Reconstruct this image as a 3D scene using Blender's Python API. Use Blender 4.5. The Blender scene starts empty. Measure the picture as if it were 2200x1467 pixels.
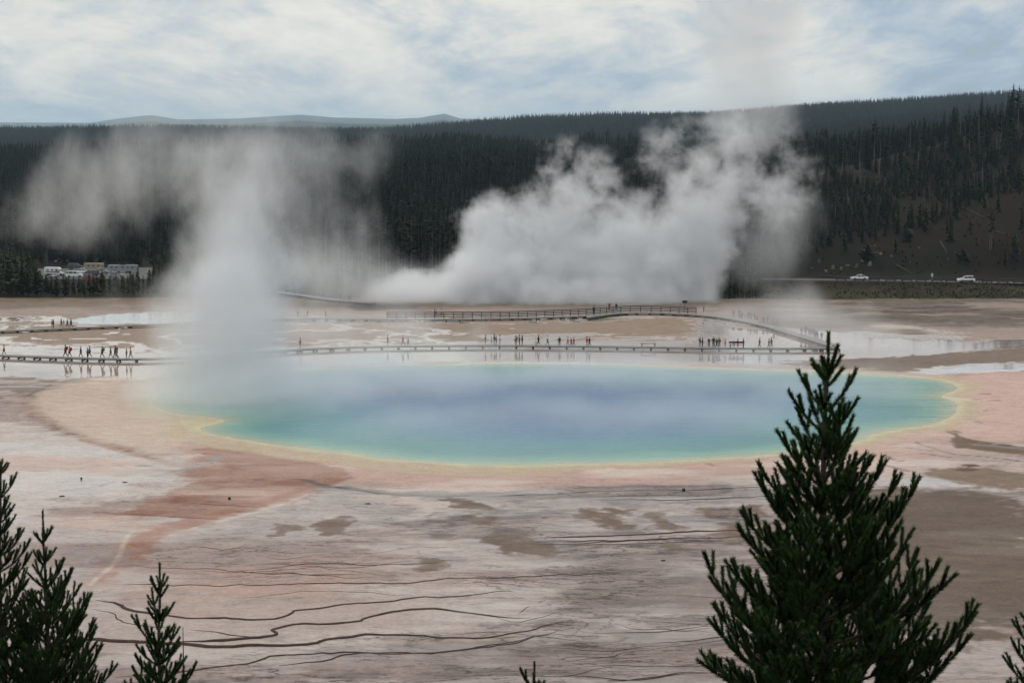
import bpy, bmesh, math, random
import numpy as np
from mathutils import Vector, Matrix
sc = bpy.context.scene
col = sc.collection
R = math.radians
# ---------------------------------------------------------------- camera
CAMZ, FPX, HOR = 30.0, 4000.0, 330.0
TH = math.atan((733.5 - HOR) / FPX)
cam_d = bpy.data.cameras.new('camera'); cam = bpy.data.objects.new('camera', cam_d); col.objects.link(cam)
cam.location = (0, 0, CAMZ); cam.rotation_euler = (math.pi / 2 - TH, 0, 0)
cam_d.sensor_width = 36; cam_d.lens = 36 * FPX / 2200; cam_d.clip_start = 0.2; cam_d.clip_end = 60000
sc.camera = cam
# ---------------------------------------------------------------- world (overcast sky over a Nishita sky)
SUN_EL, SUN_ROT = 48, -25          # sun behind the clouds, ahead and to the left
W = bpy.data.worlds.new('World'); sc.world = W; W.use_nodes = True
nt = W.node_tree; nt.nodes.clear()
def N(t, **k):
    n = nt.nodes.new(t)
    for a, b in k.items():
        if a == 'ins':
            for i, v in b.items(): n.inputs[i].default_value = v
        else: setattr(n, a, b)
    return n
def L(a, b): nt.links.new(a, b)
def ramp(fac, stops, interp='LINEAR'):
    r = N('ShaderNodeValToRGB'); r.color_ramp.interpolation = interp
    e = r.color_ramp.elements
    while len(e) > 1: e.remove(e[-1])
    for i, (p, c) in enumerate(stops):
        x = e[0] if i == 0 else e.new(p)
        x.position = p; x.color = (*c, 1) if len(c) == 3 else c
    L(fac, r.inputs[0]); return r.outputs[0]
def M(op, a, b=None, c=None, clamp=False):
    n = N('ShaderNodeMath', operation=op, use_clamp=clamp)
    for i, v in enumerate((a, b, c)):
        if v is None: continue
        if isinstance(v, (int, float)): n.inputs[i].default_value = v
        else: L(v, n.inputs[i])
    return n.outputs[0]
def VM(op, a, b=None, out=0):
    n = N('ShaderNodeVectorMath', operation=op)
    for i, v in enumerate((a, b)):
        if v is None: continue
        if isinstance(v, (tuple, list)): n.inputs[i].default_value = v
        elif isinstance(v, (int, float)): n.inputs[3].default_value = v
        else: L(v, n.inputs[i])
    return n.outputs[out]
def noise(vec, scale, detail=4, rough=.55, dist=0, out=0, lac=2):
    n = N('ShaderNodeTexNoise', noise_dimensions='3D')
    n.inputs['Scale'].default_value = scale; n.inputs['Detail'].default_value = detail
    n.inputs['Roughness'].default_value = rough; n.inputs['Distortion'].default_value = dist; n.inputs['Lacunarity'].default_value = lac
    L(vec, n.inputs['Vector']); return n.outputs[out]
def mixc(f, a, b, mode='MIX'):
    n = N('ShaderNodeMix', data_type='RGBA', blend_type=mode, clamp_factor=True)
    for i, v in ((0, f), (6, a), (7, b)):
        if isinstance(v, (int, float)): n.inputs[i].default_value = v
        elif isinstance(v, (tuple, list)): n.inputs[i].default_value = (*v, 1) if len(v) == 3 else v
        else: L(v, n.inputs[i])
    return n.outputs[2]
def mrange(v, a, b, c=0, d=1, smooth=True):
    n = N('ShaderNodeMapRange', interpolation_type='SMOOTHSTEP' if smooth else 'LINEAR', clamp=True)
    L(v, n.inputs[0])
    for i, x in enumerate((a, b, c, d)): n.inputs[i + 1].default_value = x
    return n.outputs[0]
gen = N('ShaderNodeTexCoord').outputs['Generated']
sep = N('ShaderNodeSeparateXYZ'); L(gen, sep.inputs[0])
elev = M('MAXIMUM', sep.outputs[2], 0.0)
# cloud-layer projection: direction divided by elevation, softened near the horizon
inv = M('DIVIDE', 1.0, M('ADD', elev, 0.07))
cv = N('ShaderNodeCombineXYZ'); L(M('MULTIPLY', sep.outputs[0], inv), cv.inputs[0]); L(M('MULTIPLY', sep.outputs[1], inv), cv.inputs[1]); L(M('MULTIPLY', sep.outputs[2], 6.0), cv.inputs[2])
P0 = VM('MULTIPLY', cv.outputs[0], (1.0, 0.24, 1.0))
n1 = noise(P0, 1.3, 9, .60, .5)
n2 = noise(VM('ADD', P0, (13.1, 4.2, 7.7)), 0.6, 4, .5, .3)
n3 = noise(VM('ADD', P0, (3.1, 24.2, 2.7)), 3.4, 8, .65, .8)
sky = N('ShaderNodeTexSky', sky_type='NISHITA', sun_disc=False, sun_elevation=R(SUN_EL), sun_rotation=R(SUN_ROT), air_density=1.0, dust_density=1.5)
blue = VM('SCALE', sky.outputs[0], 0.075)
tone = M('ADD', M('MULTIPLY', n1, .62), M('ADD', M('MULTIPLY', n2, .28), M('MULTIPLY', n3, .34)))
sdir = N('ShaderNodeVectorMath', operation='DOT_PRODUCT'); L(gen, sdir.inputs[0]); sdir.inputs[1].default_value = (math.sin(R(SUN_ROT)) * math.cos(R(SUN_EL)), math.cos(R(SUN_ROT)) * math.cos(R(SUN_EL)), math.sin(R(SUN_EL)))
puffy = noise(VM('MULTIPLY', gen, (1.0, 1.0, 2.7)), 9.5, 9, .62, .6)
tone = M('ADD', M('MULTIPLY', tone, .62), M('MULTIPLY', puffy, .46))
tone = M('ADD', M('MULTIPLY', M('SUBTRACT', tone, .57), 1.45), .565)
tone = M('ADD', tone, mrange(sdir.outputs['Value'], .50, .74, -.055, .05))
cloud = ramp(tone, [(.40, (.30, .38, .48)), (.49, (.37, .46, .57)), (.54, (.46, .54, .62)), (.59, (.57, .62, .66)), (.64, (.68, .70, .69)), (.70, (.82, .80, .74)), (.78, (.92, .89, .80))])
cover = mrange(tone, .40, .52, .6, 1.0)
skyc = mixc(cover, blue, cloud)
# an overcast dome is brighter overhead than at the horizon
skyc = VM('MULTIPLY', skyc, mixc(mrange(elev, 0.05, 0.7, 0, 1), (1, 1, 1), (1.55, 1.5, 1.42)))
skyc = mixc(mrange(elev, 0.0, 0.035, .5, 0), skyc, (.54, .62, .70))
bg = N('ShaderNodeBackground'); L(skyc, bg.inputs[0]); bg.inputs[1].default_value = 1.04
wo = N('ShaderNodeOutputWorld'); L(bg.outputs[0], wo.inputs[0])
sun_d = bpy.data.lights.new('sun', 'SUN'); sun_d.energy = 0.9; sun_d.angle = R(25); sun_d.color = (1, .96, .9)
sun = bpy.data.objects.new('sun', sun_d); col.objects.link(sun); sun.location = (0, 0, 200)
_a, _e = R(SUN_ROT), R(SUN_EL)
sun.rotation_euler = Vector((math.sin(_a) * math.cos(_e), math.cos(_a) * math.cos(_e), math.sin(_e))).to_track_quat('Z', 'Y').to_euler()
vs = sc.view_settings; vs.view_transform = 'Standard'; vs.look = 'None'; vs.exposure = 0.0; vs.gamma = 1; vs.use_curve_mapping = False
sc.display_settings.display_device = 'sRGB'
cy = sc.cycles
cy.max_bounces = 8; cy.diffuse_bounces = 2; cy.glossy_bounces = 2; cy.transmission_bounces = 3; cy.volume_bounces = 5; cy.transparent_max_bounces = 12
cy.use_adaptive_sampling = True; cy.adaptive_threshold = 0.02; cy.use_denoising = True
cy.volume_step_rate = 2.0; cy.volume_max_steps = 256
cy.caustics_reflective = False; cy.caustics_refractive = False; cy.sample_clamp_indirect = 4

# ---------------------------------------------------------------- helpers
def ray(u, v):
    x = (u - 1100) / FPX; y = (733.5 - v) / FPX
    c, s = math.cos(TH), math.sin(TH)
    return x, c + y * s, -s + y * c
def P(u, v, z=0.0):
    dx, dy, dz = ray(u, v); t = (z - CAMZ) / dz
    return Vector((dx * t, dy * t, z))
def PD(u, v, D):
    dx, dy, dz = ray(u, v); t = D / dy
    return Vector((dx * t, D, CAMZ + dz * t))
def uv_of(x, y, z):
    c, s = math.cos(TH), math.sin(TH)
    zz = z - CAMZ
    f = y * c - zz * s; up = y * s + zz * c
    return 1100 + FPX * x / f, 733.5 - FPX * up / f
def lin(c):
    return tuple((((x / 255) + .055) / 1.055) ** 2.4 if x > 10 else x / 255 / 12.92 for x in c)
def tag(o, label=None, cat=None, group=None, kind=None):
    if label: o['label'] = label
    if cat: o['category'] = cat
    if group: o['group'] = group
    if kind: o['kind'] = kind
    return o
def empty(name, loc=(0, 0, 0), rz=0, sc_=1):
    o = bpy.data.objects.new(name, None); col.objects.link(o); o.location = loc; o.rotation_euler = (0, 0, rz)
    o.scale = (sc_, sc_, sc_); o.empty_display_size = .2; return o
def link(name, me, parent=None, loc=None, rot=None):
    o = bpy.data.objects.new(name, me); col.objects.link(o)
    if parent: o.parent = parent
    if loc is not None: o.location = loc
    if rot is not None: o.rotation_euler = rot
    return o
def mesh_np(name, co, faces, mats=(), smooth=False, mi=None):
    """faces: (n,3) or (n,4) int array"""
    me = bpy.data.meshes.new(name)
    co = np.asarray(co, np.float32); faces = np.asarray(faces, np.int32); k = faces.shape[1]
    me.vertices.add(len(co)); me.vertices.foreach_set('co', co.ravel())
    me.loops.add(faces.size); me.loops.foreach_set('vertex_index', faces.ravel())
    me.polygons.add(len(faces)); me.polygons.foreach_set('loop_start', np.arange(0, faces.size, k, dtype=np.int32))
    me.polygons.foreach_set('loop_total', np.full(len(faces), k, np.int32))
    if mi is not None: me.polygons.foreach_set('material_index', np.asarray(mi, np.int32))
    me.polygons.foreach_set('use_smooth', np.full(len(faces), smooth))
    for m in mats: me.materials.append(m)
    me.update(); return me
class MB:
    """collects boxes, tubes, prisms into one mesh"""
    def __init__(s): s.v = []; s.f = []; s.m = []
    def add(s, vs, fs, mi=0):
        b = len(s.v); s.v += [tuple(x) for x in vs]; s.f += [tuple(b + i for i in f) for f in fs]; s.m += [mi] * len(fs)
    def box(s, c, d, mi=0, mat=None, taper=1.0):
        hx, hy, hz = d[0] / 2, d[1] / 2, d[2] / 2
        vs = [Vector((sx * hx * (taper if sz > 0 else 1), sy * hy * (taper if sz > 0 else 1), sz * hz)) for sz in (-1, 1) for sy in (-1, 1) for sx in (-1, 1)]
        if mat is not None: vs = [mat @ v for v in vs]
        vs = [v + Vector(c) for v in vs]
        s.add(vs, [(0, 2, 3, 1), (4, 5, 7, 6), (0, 1, 5, 4), (2, 6, 7, 3), (0, 4, 6, 2), (1, 3, 7, 5)], mi)
    def bar(s, a, b, w, h, mi=0, up=Vector((0, 0, 1))):
        a, b = Vector(a), Vector(b); d = (b - a); l = d.length
        if l < 1e-6: return
        d.normalize(); x = d.cross(up)
        if x.length < 1e-4: x = d.cross(Vector((1, 0, 0)))
        x.normalize(); y = x.cross(d)
        vs = [p + x * (sx * w / 2) + y * (sy * h / 2) for p in (a, b) for sy in (-1, 1) for sx in (-1, 1)]
        s.add(vs, [(0, 2, 3, 1), (4, 5, 7, 6), (0, 1, 5, 4), (2, 6, 7, 3), (0, 4, 6, 2), (1, 3, 7, 5)], mi)
    def tube(s, pts, rad, n=6, mi=0, caps=True):
        pts = [Vector(p) for p in pts]; rings = []
        for i, p in enumerate(pts):
            d = (pts[min(i + 1, len(pts) - 1)] - pts[max(i - 1, 0)]).normalized()
            x = d.cross(Vector((0, 1, 0.01)));
            if x.length < .05: x = d.cross(Vector((1, 0, 0)))
            x.normalize(); y = d.cross(x); r = rad[i] if hasattr(rad, '__len__') else rad
            rings.append([p + (x * math.cos(2 * math.pi * k / n) + y * math.sin(2 * math.pi * k / n)) * r for k in range(n)])
        vs = [v for rr in rings for v in rr]; fs = []
        for i in range(len(pts) - 1):
            for k in range(n): fs.append((i * n + k, i * n + (k + 1) % n, (i + 1) * n + (k + 1) % n, (i + 1) * n + k))
        if caps: fs.append(tuple(range(n - 1, -1, -1))); fs.append(tuple((len(pts) - 1) * n + k for k in range(n)))
        s.add(vs, fs, mi)
    def mesh(s, name, mats, smooth=False):
        me = bpy.data.meshes.new(name); me.from_pydata(s.v, [], s.f)
        for m in mats: me.materials.append(m)
        me.polygons.foreach_set('material_index', s.m); me.polygons.foreach_set('use_smooth', [smooth] * len(s.f)); me.update(); return me
    def build(s, name, mats, parent=None, smooth=False, **k):
        if not isinstance(mats, (list, tuple)): mats = [mats]
        return link(name, s.mesh(name, mats, smooth), parent, **k)

def material(name):
    global nt
    m = bpy.data.materials.new(name); m.use_nodes = True; nt = m.node_tree; nt.nodes.clear()
    out = N('ShaderNodeOutputMaterial'); return m, out
def flat(name, rgb, rough=.7, var=.12, scale=3.0, metal=0, spec=.4, bump=0):
    m, out = material(name)
    b = N('ShaderNodeBsdfPrincipled'); b.inputs['Roughness'].default_value = rough; b.inputs['Metallic'].default_value = metal; b.inputs['Specular IOR Level'].default_value = spec
    tc = N('ShaderNodeTexCoord').outputs['Object']
    nz = noise(tc, scale, 5, .6)
    hi = tuple(min(1, c * (1 + var)) for c in rgb); lo = tuple(c * (1 - var) for c in rgb)
    L(ramp(nz, [(.3, lo), (.7, hi)]), b.inputs['Base Color'])
    if bump:
        bp = N('ShaderNodeBump'); bp.inputs['Strength'].default_value = bump; bp.inputs['Distance'].default_value = .05; L(nz, bp.inputs['Height']); L(bp.outputs[0], b.inputs['Normal'])
    L(b.outputs[0], out.inputs[0]); return m

# ---- numpy noise
_rs = np.random.RandomState(7); _tab = _rs.rand(256, 256).astype(np.float32)
def vnoise(x, y, seed=0):
    x = x + seed * 17.31; y = y + seed * 9.77
    xi = np.floor(x).astype(np.int64); yi = np.floor(y).astype(np.int64)
    fx = x - xi; fy = y - yi; fx = fx * fx * fx * (fx * (fx * 6 - 15) + 10); fy = fy * fy * fy * (fy * (fy * 6 - 15) + 10)
    x0 = xi & 255; x1 = (xi + 1) & 255; y0 = yi & 255; y1 = (yi + 1) & 255
    return (_tab[x0, y0] * (1 - fx) + _tab[x1, y0] * fx) * (1 - fy) + (_tab[x0, y1] * (1 - fx) + _tab[x1, y1] * fx) * fy
def fbm(x, y, s, o=4, seed=0, g=.5):
    a = 1; t = 0; r = 0; x = x * s; y = y * s
    for i in range(o):
        r = r + a * vnoise(x, y, seed + i * 3); t += a; a *= g; x, y = x * 1.7 + y * 1.1, y * 1.7 - x * 1.1
    return r / t          # 0..1, mean .5
def sstep(a, b, x):
    t = np.clip((x - a) / (b - a), 0, 1); return t * t * (3 - 2 * t)
# ================================================================ terrain
def prof(u, pts):
    return np.interp(u, [p[0] for p in pts], [p[1] for p in pts])
TOP850 = [(-1500, 400), (0, 392), (300, 378), (600, 355), (900, 330), (1200, 330), (1500, 325), (1700, 318), (1900, 310), (2400, 300), (4000, 300)]
TOP1300 = [(-1500, 315), (0, 310), (400, 305), (800, 297), (1000, 288), (1200, 295), (1500, 304), (1800, 310), (2400, 300), (4000, 300)]
TOP3500 = [(-2000, 262), (0, 273), (400, 270), (700, 275), (830, 276), (950, 266), (1040, 257), (1150, 250), (1300, 245), (1500, 242), (1650, 233), (1800, 222), (2000, 210), (2200, 197), (2600, 180), (4000, 150)]
TOP14K = [(-3000, 262), (-300, 264), (200, 266), (270, 256), (330, 250), (390, 259), (520, 257), (650, 249), (720, 255), (850, 258), (900, 256), (955, 247), (990, 257), (1100, 262), (2200, 262), (5000, 262)]
RHILL = [(1350, 372), (1500, 360), (1650, 350), (1800, 342), (1900, 326), (2000, 306), (2100, 282), (2200, 248), (2350, 205), (2600, 170), (3400, 140), (6000, 200)]
TREE_H = 13.0
def height(x, y):
    x = np.asarray(x, np.float64); y = np.asarray(y, np.float64)
    d = np.sqrt(x * x + y * y)
    fwd = np.clip(y / np.maximum(d, 1e-6), .15, 1)
    u = 1100 + FPX * np.where(y > 0, x / np.maximum(d * fwd, 1e-6), np.sign(x) * 6)
    u = np.clip(u, -6000, 8000)
    D = np.where(y > 0, y, d * .15) ; D = d * np.maximum(y / np.maximum(d, 1e-6), .15)
    def z_at(tab, DD, tree): return CAMZ + (HOR - prof(u, tab)) / FPX * DD - tree
    n = (fbm(x, y, 1 / 180., 4, 3) - .5)
    n2 = (fbm(x, y, 1 / 700., 3, 9) - .5)
    z85 = z_at(TOP850, 850, TREE_H); z13 = z_at(TOP1300, 1300, TREE_H); z35 = z_at(TOP3500, 3500, 12); z14 = z_at(TOP14K, 22000, 0)
    dip = sstep(1250, 1650, u)
    ks = [0, 1, 66, 72, 386, 432, 470, 505, 560, 850, 950, 1300, 1500, 2300, 3500, 4300, 12000, 22000, 27000, 60000]
    o = np.zeros_like(x)
    vals = [o + 28.2, o + 28, o + 0.4, o, o, o - 1 - 7.4 * dip, o - 1.5 - 7.0 * dip, o - 4 - 1.0 * dip, o - 4 - 1.0 * dip, z85, z85 - 6, z13, z13 - 9, z35 - 60, z35, z35 - 25, z14 * .5, z14, z14 - 200, o + 60]
    vals[9] = vals[9] + 3 * n; vals[10] = vals[10] + 6 * n; vals[13] = vals[13] + 30 * n2
    z = np.array(o)
    for i in range(len(ks) - 1):
        t = np.clip((D - ks[i]) / (ks[i + 1] - ks[i]), 0, 1)
        if i > 7: t = t * t * (3 - 2 * t) * .6 + t * .4
        m = (D >= ks[i]) & (D < ks[i + 1])
        z = np.where(m, vals[i] * (1 - t) + vals[i + 1] * t, z)
    # near slope roughness
    z = z + np.where(D < 70, (fbm(x, y, 1 / 4., 3, 5) - .5) * 1.0 * sstep(0, 12, D) * sstep(70, 55, D) - 0.0, 0)
    # wooded hill on the right, behind the road
    zh = z_at(RHILL, 730, 3.0)
    rise = sstep(528, 560, D) * .12 + .88 * np.clip((D - 540) / 190, 0, 1) ** .9
    rise = np.where(D > 730, sstep(1250, 760, D), rise)
    rise = rise * sstep(1300, 1600, u)
    zr = -5 + (zh + 5) * rise + (fbm(x, y, 1 / 35., 4, 21) - .5) * 9 * np.clip((D - 530) / 60, 0, 1) * rise
    z = np.where((D > 525) & (D < 1250) & (zr > z), zr, z)
    zb = np.where(y < 0, 28.2 + 0.3 * np.minimum(-y, 300), 0); z = np.where(y < 0, np.maximum(z * np.clip(1 + y / 5, 0, 1), zb), z)
    # the road bench stays smooth
    return z
def H(x, y): return float(height(np.array([x]), np.array([y]))[0])

# ---- signed distance helpers in world metres, shapes given as traced outlines on the plain
def W2(pts, z=0.0): return np.array([[P(u, v, z).x, P(u, v, z).y] for u, v in pts])
def d_poly(X, Y, pl):
    d = np.full(X.shape, 1e9)
    for i in range(len(pl) - 1):
        ax, ay = pl[i]; bx, by = pl[i + 1]; ex, ey = bx - ax, by - ay
        t = np.clip(((X - ax) * ex + (Y - ay) * ey) / (ex * ex + ey * ey + 1e-9), 0, 1)
        d = np.minimum(d, (X - ax - t * ex) ** 2 + (Y - ay - t * ey) ** 2)
    return np.sqrt(d)
def sdf(X, Y, pl, closed=True):
    """negative inside"""
    q = np.vstack([pl, pl[:1]]); d = d_poly(X, Y, q); ins = np.zeros(X.shape, bool)
    for i in range(len(q) - 1):
        ax, ay = q[i]; bx, by = q[i + 1]
        if ay == by: continue
        c = ((ay > Y) != (by > Y)) & (X < (bx - ax) * (Y - ay) / (by - ay) + ax); ins ^= c
    return np.where(ins, -d, d)
def smooth_closed(pl, it=2):
    for _ in range(it):
        q = np.roll(pl, -1, 0); a = pl * .75 + q * .25; b = pl * .25 + q * .75
        pl = np.stack([a, b], 1).reshape(-1, 2)
    return pl
def smooth_open(pl, it=2):
    for _ in range(it):
        q = pl[1:]; p = pl[:-1]
        m = np.stack([p * .75 + q * .25, p * .25 + q * .75], 1).reshape(-1, 2)
        pl = np.vstack([pl[:1], m, pl[-1:]])
    return pl
POOL = smooth_closed(W2([(322, 862), (335, 880), (385, 890), (470, 896), (492, 905), (440, 914), (428, 925), (470, 936), (560, 953), (600, 957), (650, 967), (745, 973), (820, 985), (900, 992), (1000, 1000), (1100, 1001), (1200, 999), (1350, 994), (1500, 988), (1650, 979), (1780, 962), (1858, 945), (1905, 925), (2003, 915), (2039, 904), (2066, 872), (2050, 857), (2012, 851), (2064, 836), (2056, 822), (2003, 812), (1923, 806), (1800, 800), (1700, 796), (1500, 790), (1300, 782), (1150, 779), (1000, 781), (850, 785), (700, 791), (550, 801), (420, 822), (350, 842)]), 2)
def pool_sd(X, Y):
    w = (fbm(X, Y, 1 / 9., 4, 31) - .5)
    w2 = (fbm(X, Y, 1 / 2.2, 3, 33) - .5)
    return sdf(X, Y, POOL) + w * 1.6 + w2 * .5

# ---- one polar sheet for the whole land
ufr = np.arange(-70, 2271, 2.3)
phi_in = np.arctan((ufr - 1100) / FPX)
pe = phi_in[-1]
e1 = pe + np.cumsum(np.linspace(.0012, .03, 26)); e2 = np.linspace(e1[-1] + .06, math.pi, 34)
phi = np.concatenate([-e2[::-1][:-1], -e1[::-1], phi_in, e1, e2])      # the last column closes the circle
vr = np.arange(1490, 624, -2.0)
Dd = np.array([P(1100, v, 0).y for v in vr])
Drow = np.concatenate([[0.6, 1.2, 2, 3, 4.5], np.arange(6, 60, 2.0), np.arange(60, Dd[0] - 2, 4.0), Dd, np.arange(Dd[-1] + 2, 560, 2.6), np.arange(562, 900, 6.0), np.arange(900, 1700, 16.), np.geomspace(1720, 5000, 50), np.geomspace(5400, 20000, 16), np.geomspace(20400, 27500, 16), np.array([31000, 36000])])
PH, DD = np.meshgrid(phi, Drow)
cosf = np.where(np.abs(PH) < 1.2, np.cos(PH), math.cos(1.2))
RR = DD / cosf                                                        # rows are straight across the view near the axis
X = RR * np.sin(PH); Y = RR * np.cos(PH)
Z = height(X, Y)
on_plain = sstep(66, 76, DD) * sstep(392, 384, DD) * (np.abs(PH) < .9)
core = (DD > 95) & (DD < 400) & (np.abs(PH) < .31)
# ---- paint
xs = X[core]; ys = Y[core]
def q(r, g, b): return np.array(lin((r, g, b)))
paint = np.zeros(X.shape + (3,)); wet = np.zeros(X.shape); det = np.zeros(X.shape); speck = np.zeros(X.shape); cake = np.zeros(X.shape)
paint[:] = q(150, 132, 120)
u_, v_ = uv_of(xs, ys, 0 * xs)
n_a = fbm(xs, ys, 1 / 14., 5, 1); n_b = fbm(xs, ys, 1 / 3.5, 4, 2); n_c = fbm(xs * .35, ys, 1 / 5., 5, 4); n_d = fbm(xs, ys, 1 / 40., 4, 6); n_e = fbm(xs, ys, 1 / 1.1, 3, 8); n_f = fbm(xs * .3, ys * 1.0, 1 / 1.6, 4, 14)
wx = (fbm(xs, ys, 1 / 7., 4, 51) - .5) * 5.0; wy = (fbm(xs, ys, 1 / 7., 4, 52) - .5) * 5.0
wx2 = (fbm(xs, ys, 1 / 1.8, 3, 53) - .5) * 1.2; wy2 = (fbm(xs, ys, 1 / 1.8, 3, 54) - .5) * 1.2
c = np.zeros((len(xs), 3)); wt = np.zeros(len(xs)); tl = np.zeros(len(xs)); sp = np.zeros(len(xs))
c[:] = q(180, 160, 153)
def blend(col_, m): 
    global c
    c = c * (1 - m[:, None]) + np.asarray(col_) * m[:, None]
edge = (n_e - .5) * 1.2 + (n_f - .5) * 1.6 + (n_b - .5)
def area(pts, soft=2.0, warp=1.0, it=1):
    s = sdf(xs + (wx + wx2) * warp, ys + (wy + wy2) * warp, smooth_closed(W2(pts), it)) + edge * (soft * 1.3 + .3)
    return sstep(soft * .55, -soft * .55, s)
def stroke(pts, w0, w1, soft=.5, warp=1.0):
    """w0/w1: half width at the start and the end, metres"""
    pl = smooth_open(W2(pts), 2); X_, Y_ = xs + (wx * .35 + wx2) * warp, ys + (wy * .35 + wy2) * warp
    m = np.zeros(len(xs)); n = len(pl) - 1
    bx = (X_ > pl[:, 0].min() - 8) & (X_ < pl[:, 0].max() + 8) & (Y_ > pl[:, 1].min() - 8) & (Y_ < pl[:, 1].max() + 8)
    if not bx.any(): return m
    xx, yy = X_[bx], Y_[bx]; mm = np.zeros(len(xx))
    for i in range(n):
        w = w0 + (w1 - w0) * (i + .5) / n
        d = d_poly(xx, yy, pl[i:i + 2]); mm = np.maximum(mm, sstep(w + soft, max(w - soft, 0), d))
    m[bx] = mm; return m
# broad tones
blend(q(200, 178, 166), sstep(.45, .62, n_a) * .55)
blend(q(160, 140, 133), sstep(.5, .3, n_c) * .6)
fore = sstep(1010, 1250, v_); blend(q(160, 138, 130), fore * .7)
tl += .75 + .6 * sstep(1150, 1350, v_) * sstep(.35, .6, fbm(xs, ys, 1 / 25., 3, 61))
# grey terrace field right of the smooth sinter ponds
g = area([(1250, 1040), (1700, 1040), (1720, 1500), (500, 1500), (900, 1400), (1130, 1320), (1180, 1240), (1050, 1180), (960, 1060)], 5, 1); blend(q(138, 122, 118), g * .65); tl += g * .55
g = area([(0, 1470), (0, 1420), (500, 1425), (1000, 1390), (1700, 1390), (1700, 1500), (0, 1500)], 2, 1); blend(q(150, 130, 125), g * .5); tl += g * .4
g = area([(620, 1290), (900, 1260), (1150, 1290), (1160, 1330), (1040, 1350), (850, 1380), (640, 1400), (420, 1420), (210, 1400), (210, 1300), (420, 1240)], 3, .8); blend(q(194, 176, 168), g * .65); tl -= g * .75
g = area([(600, 1240), (900, 1215), (1120, 1240), (1060, 1290), (700, 1300), (560, 1280)], 3, 1); blend(q(198, 180, 172), g * .5 * sstep(.4, .6, n_b))
# pink bacterial apron round the spring
sdp = np.full(len(xs), 99.); nearp = (v_ > 740) & (v_ < 1090); sdp[nearp] = pool_sd(xs[nearp], ys[nearp])
sdraw = sdp + (wx + wy) * .9
side = sstep(900, 1000, v_)
ap = sstep(17, 7, sdraw); blend(q(198, 156, 142), ap * .85); tl -= ap * .5; wt += ap * .25
blend(q(196, 150, 134), ap * sstep(.48, .62, fbm(xs, ys, 1 / 11., 4, 71)) * .6)
blend(q(214, 188, 168), ap * sstep(.55, .7, n_c) * .6)
g = area([(286, 803), (143, 820), (62, 845), (57, 867), (76, 890), (143, 925), (240, 955), (370, 975), (430, 930), (420, 890), (330, 800)], 1.6, .5); blend(q(212, 188, 170), g * .85); tl -= g * .5
blend(q(205, 176, 156), g * sstep(.5, .65, n_c) * .5)
# right side pink
g = area([(2060, 800), (2260, 790), (2260, 960), (2060, 930), (1960, 940), (1880, 1035), (1780, 1040), (1820, 960), (2050, 900)], 2.5, 1); blend(q(212, 172, 158), g * .85); tl -= g * .4
g = area([(1840, 985), (2260, 990), (2260, 1010), (1980, 1020), (1840, 1045)], 1.5, .7); blend(q(214, 188, 180), g * .6)
# left: pale wet flats, orange stains
g = area([(-80, 900), (80, 900), (350, 985), (440, 1000), (250, 1060), (-80, 1150)], 4, 1); blend(q(196, 178, 170), g * .7); wt += g * .3
g = area([(-80, 985), (60, 970), (330, 985), (300, 1005), (60, 1020), (-80, 1020)], 1.8, 1.0); blend(q(200, 150, 130), g * .6)
ORG = [(395, 985), (470, 950), (560, 965), (650, 990), (760, 1010), (720, 1045), (600, 1080), (520, 1105), (430, 1130), (360, 1145), (330, 1170), (285, 1215), (195, 1258), (240, 1215), (262, 1175), (285, 1140), (380, 1110), (200, 1110), (330, 1070), (400, 1040), (380, 1005)]
g = area(ORG, 1.1, .4); fl = fbm(xs - ys * .5, ys * 1.3 + xs * .6, 1 / 4., 5, 81)
blend(q(170, 126, 106), g * .85); blend(q(148, 98, 78), g * sstep(.45, .66, fl) * .75); blend(q(210, 170, 156), g * sstep(.62, .75, n_c) * .6); tl -= g * .3
g = stroke([(200, 1252), (262, 1190), (300, 1150), (430, 1115), (540, 1085), (640, 1055), (740, 1025)], 1.3, .5, 1.0, .4); blend(q(164, 106, 80), g * .7)
g = stroke([(190, 1256), (240, 1215), (262, 1180), (272, 1150), (285, 1140)], .18, .18, .22, .2); blend(q(226, 200, 184), g * .5)
g = stroke([(360, 1150), (430, 1128), (520, 1108), (600, 1085), (660, 1062)], .10, .10, .2, .2); blend(q(226, 200, 184), g * .5)
g = area([(300, 1240), (700, 1180), (700, 1290), (330, 1300)], 7, 1.2); blend(q(196, 158, 142), g * .6)
g = area([(60, 1120), (260, 1090), (330, 1120), (200, 1150)], 3, 1.2); blend(q(202, 150, 130), g * .5)
g = area([(940, 1065), (1000, 1070), (880, 1100), (820, 1085)], 1.5, 1.2); blend(q(200, 148, 126), g * .6)
# grey swath beside the orange stream
g = area([(270, 1160), (262, 1200), (195, 1240), (130, 1230), (150, 1180), (230, 1150)], 3, .8); blend(q(150, 136, 134), g * .6)
g = area([(450, 1140), (720, 1060), (960, 1080), (900, 1150), (600, 1215), (380, 1210)], 5, 1.2); blend(q(156, 138, 134), g * .65); tl += g * .25
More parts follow.
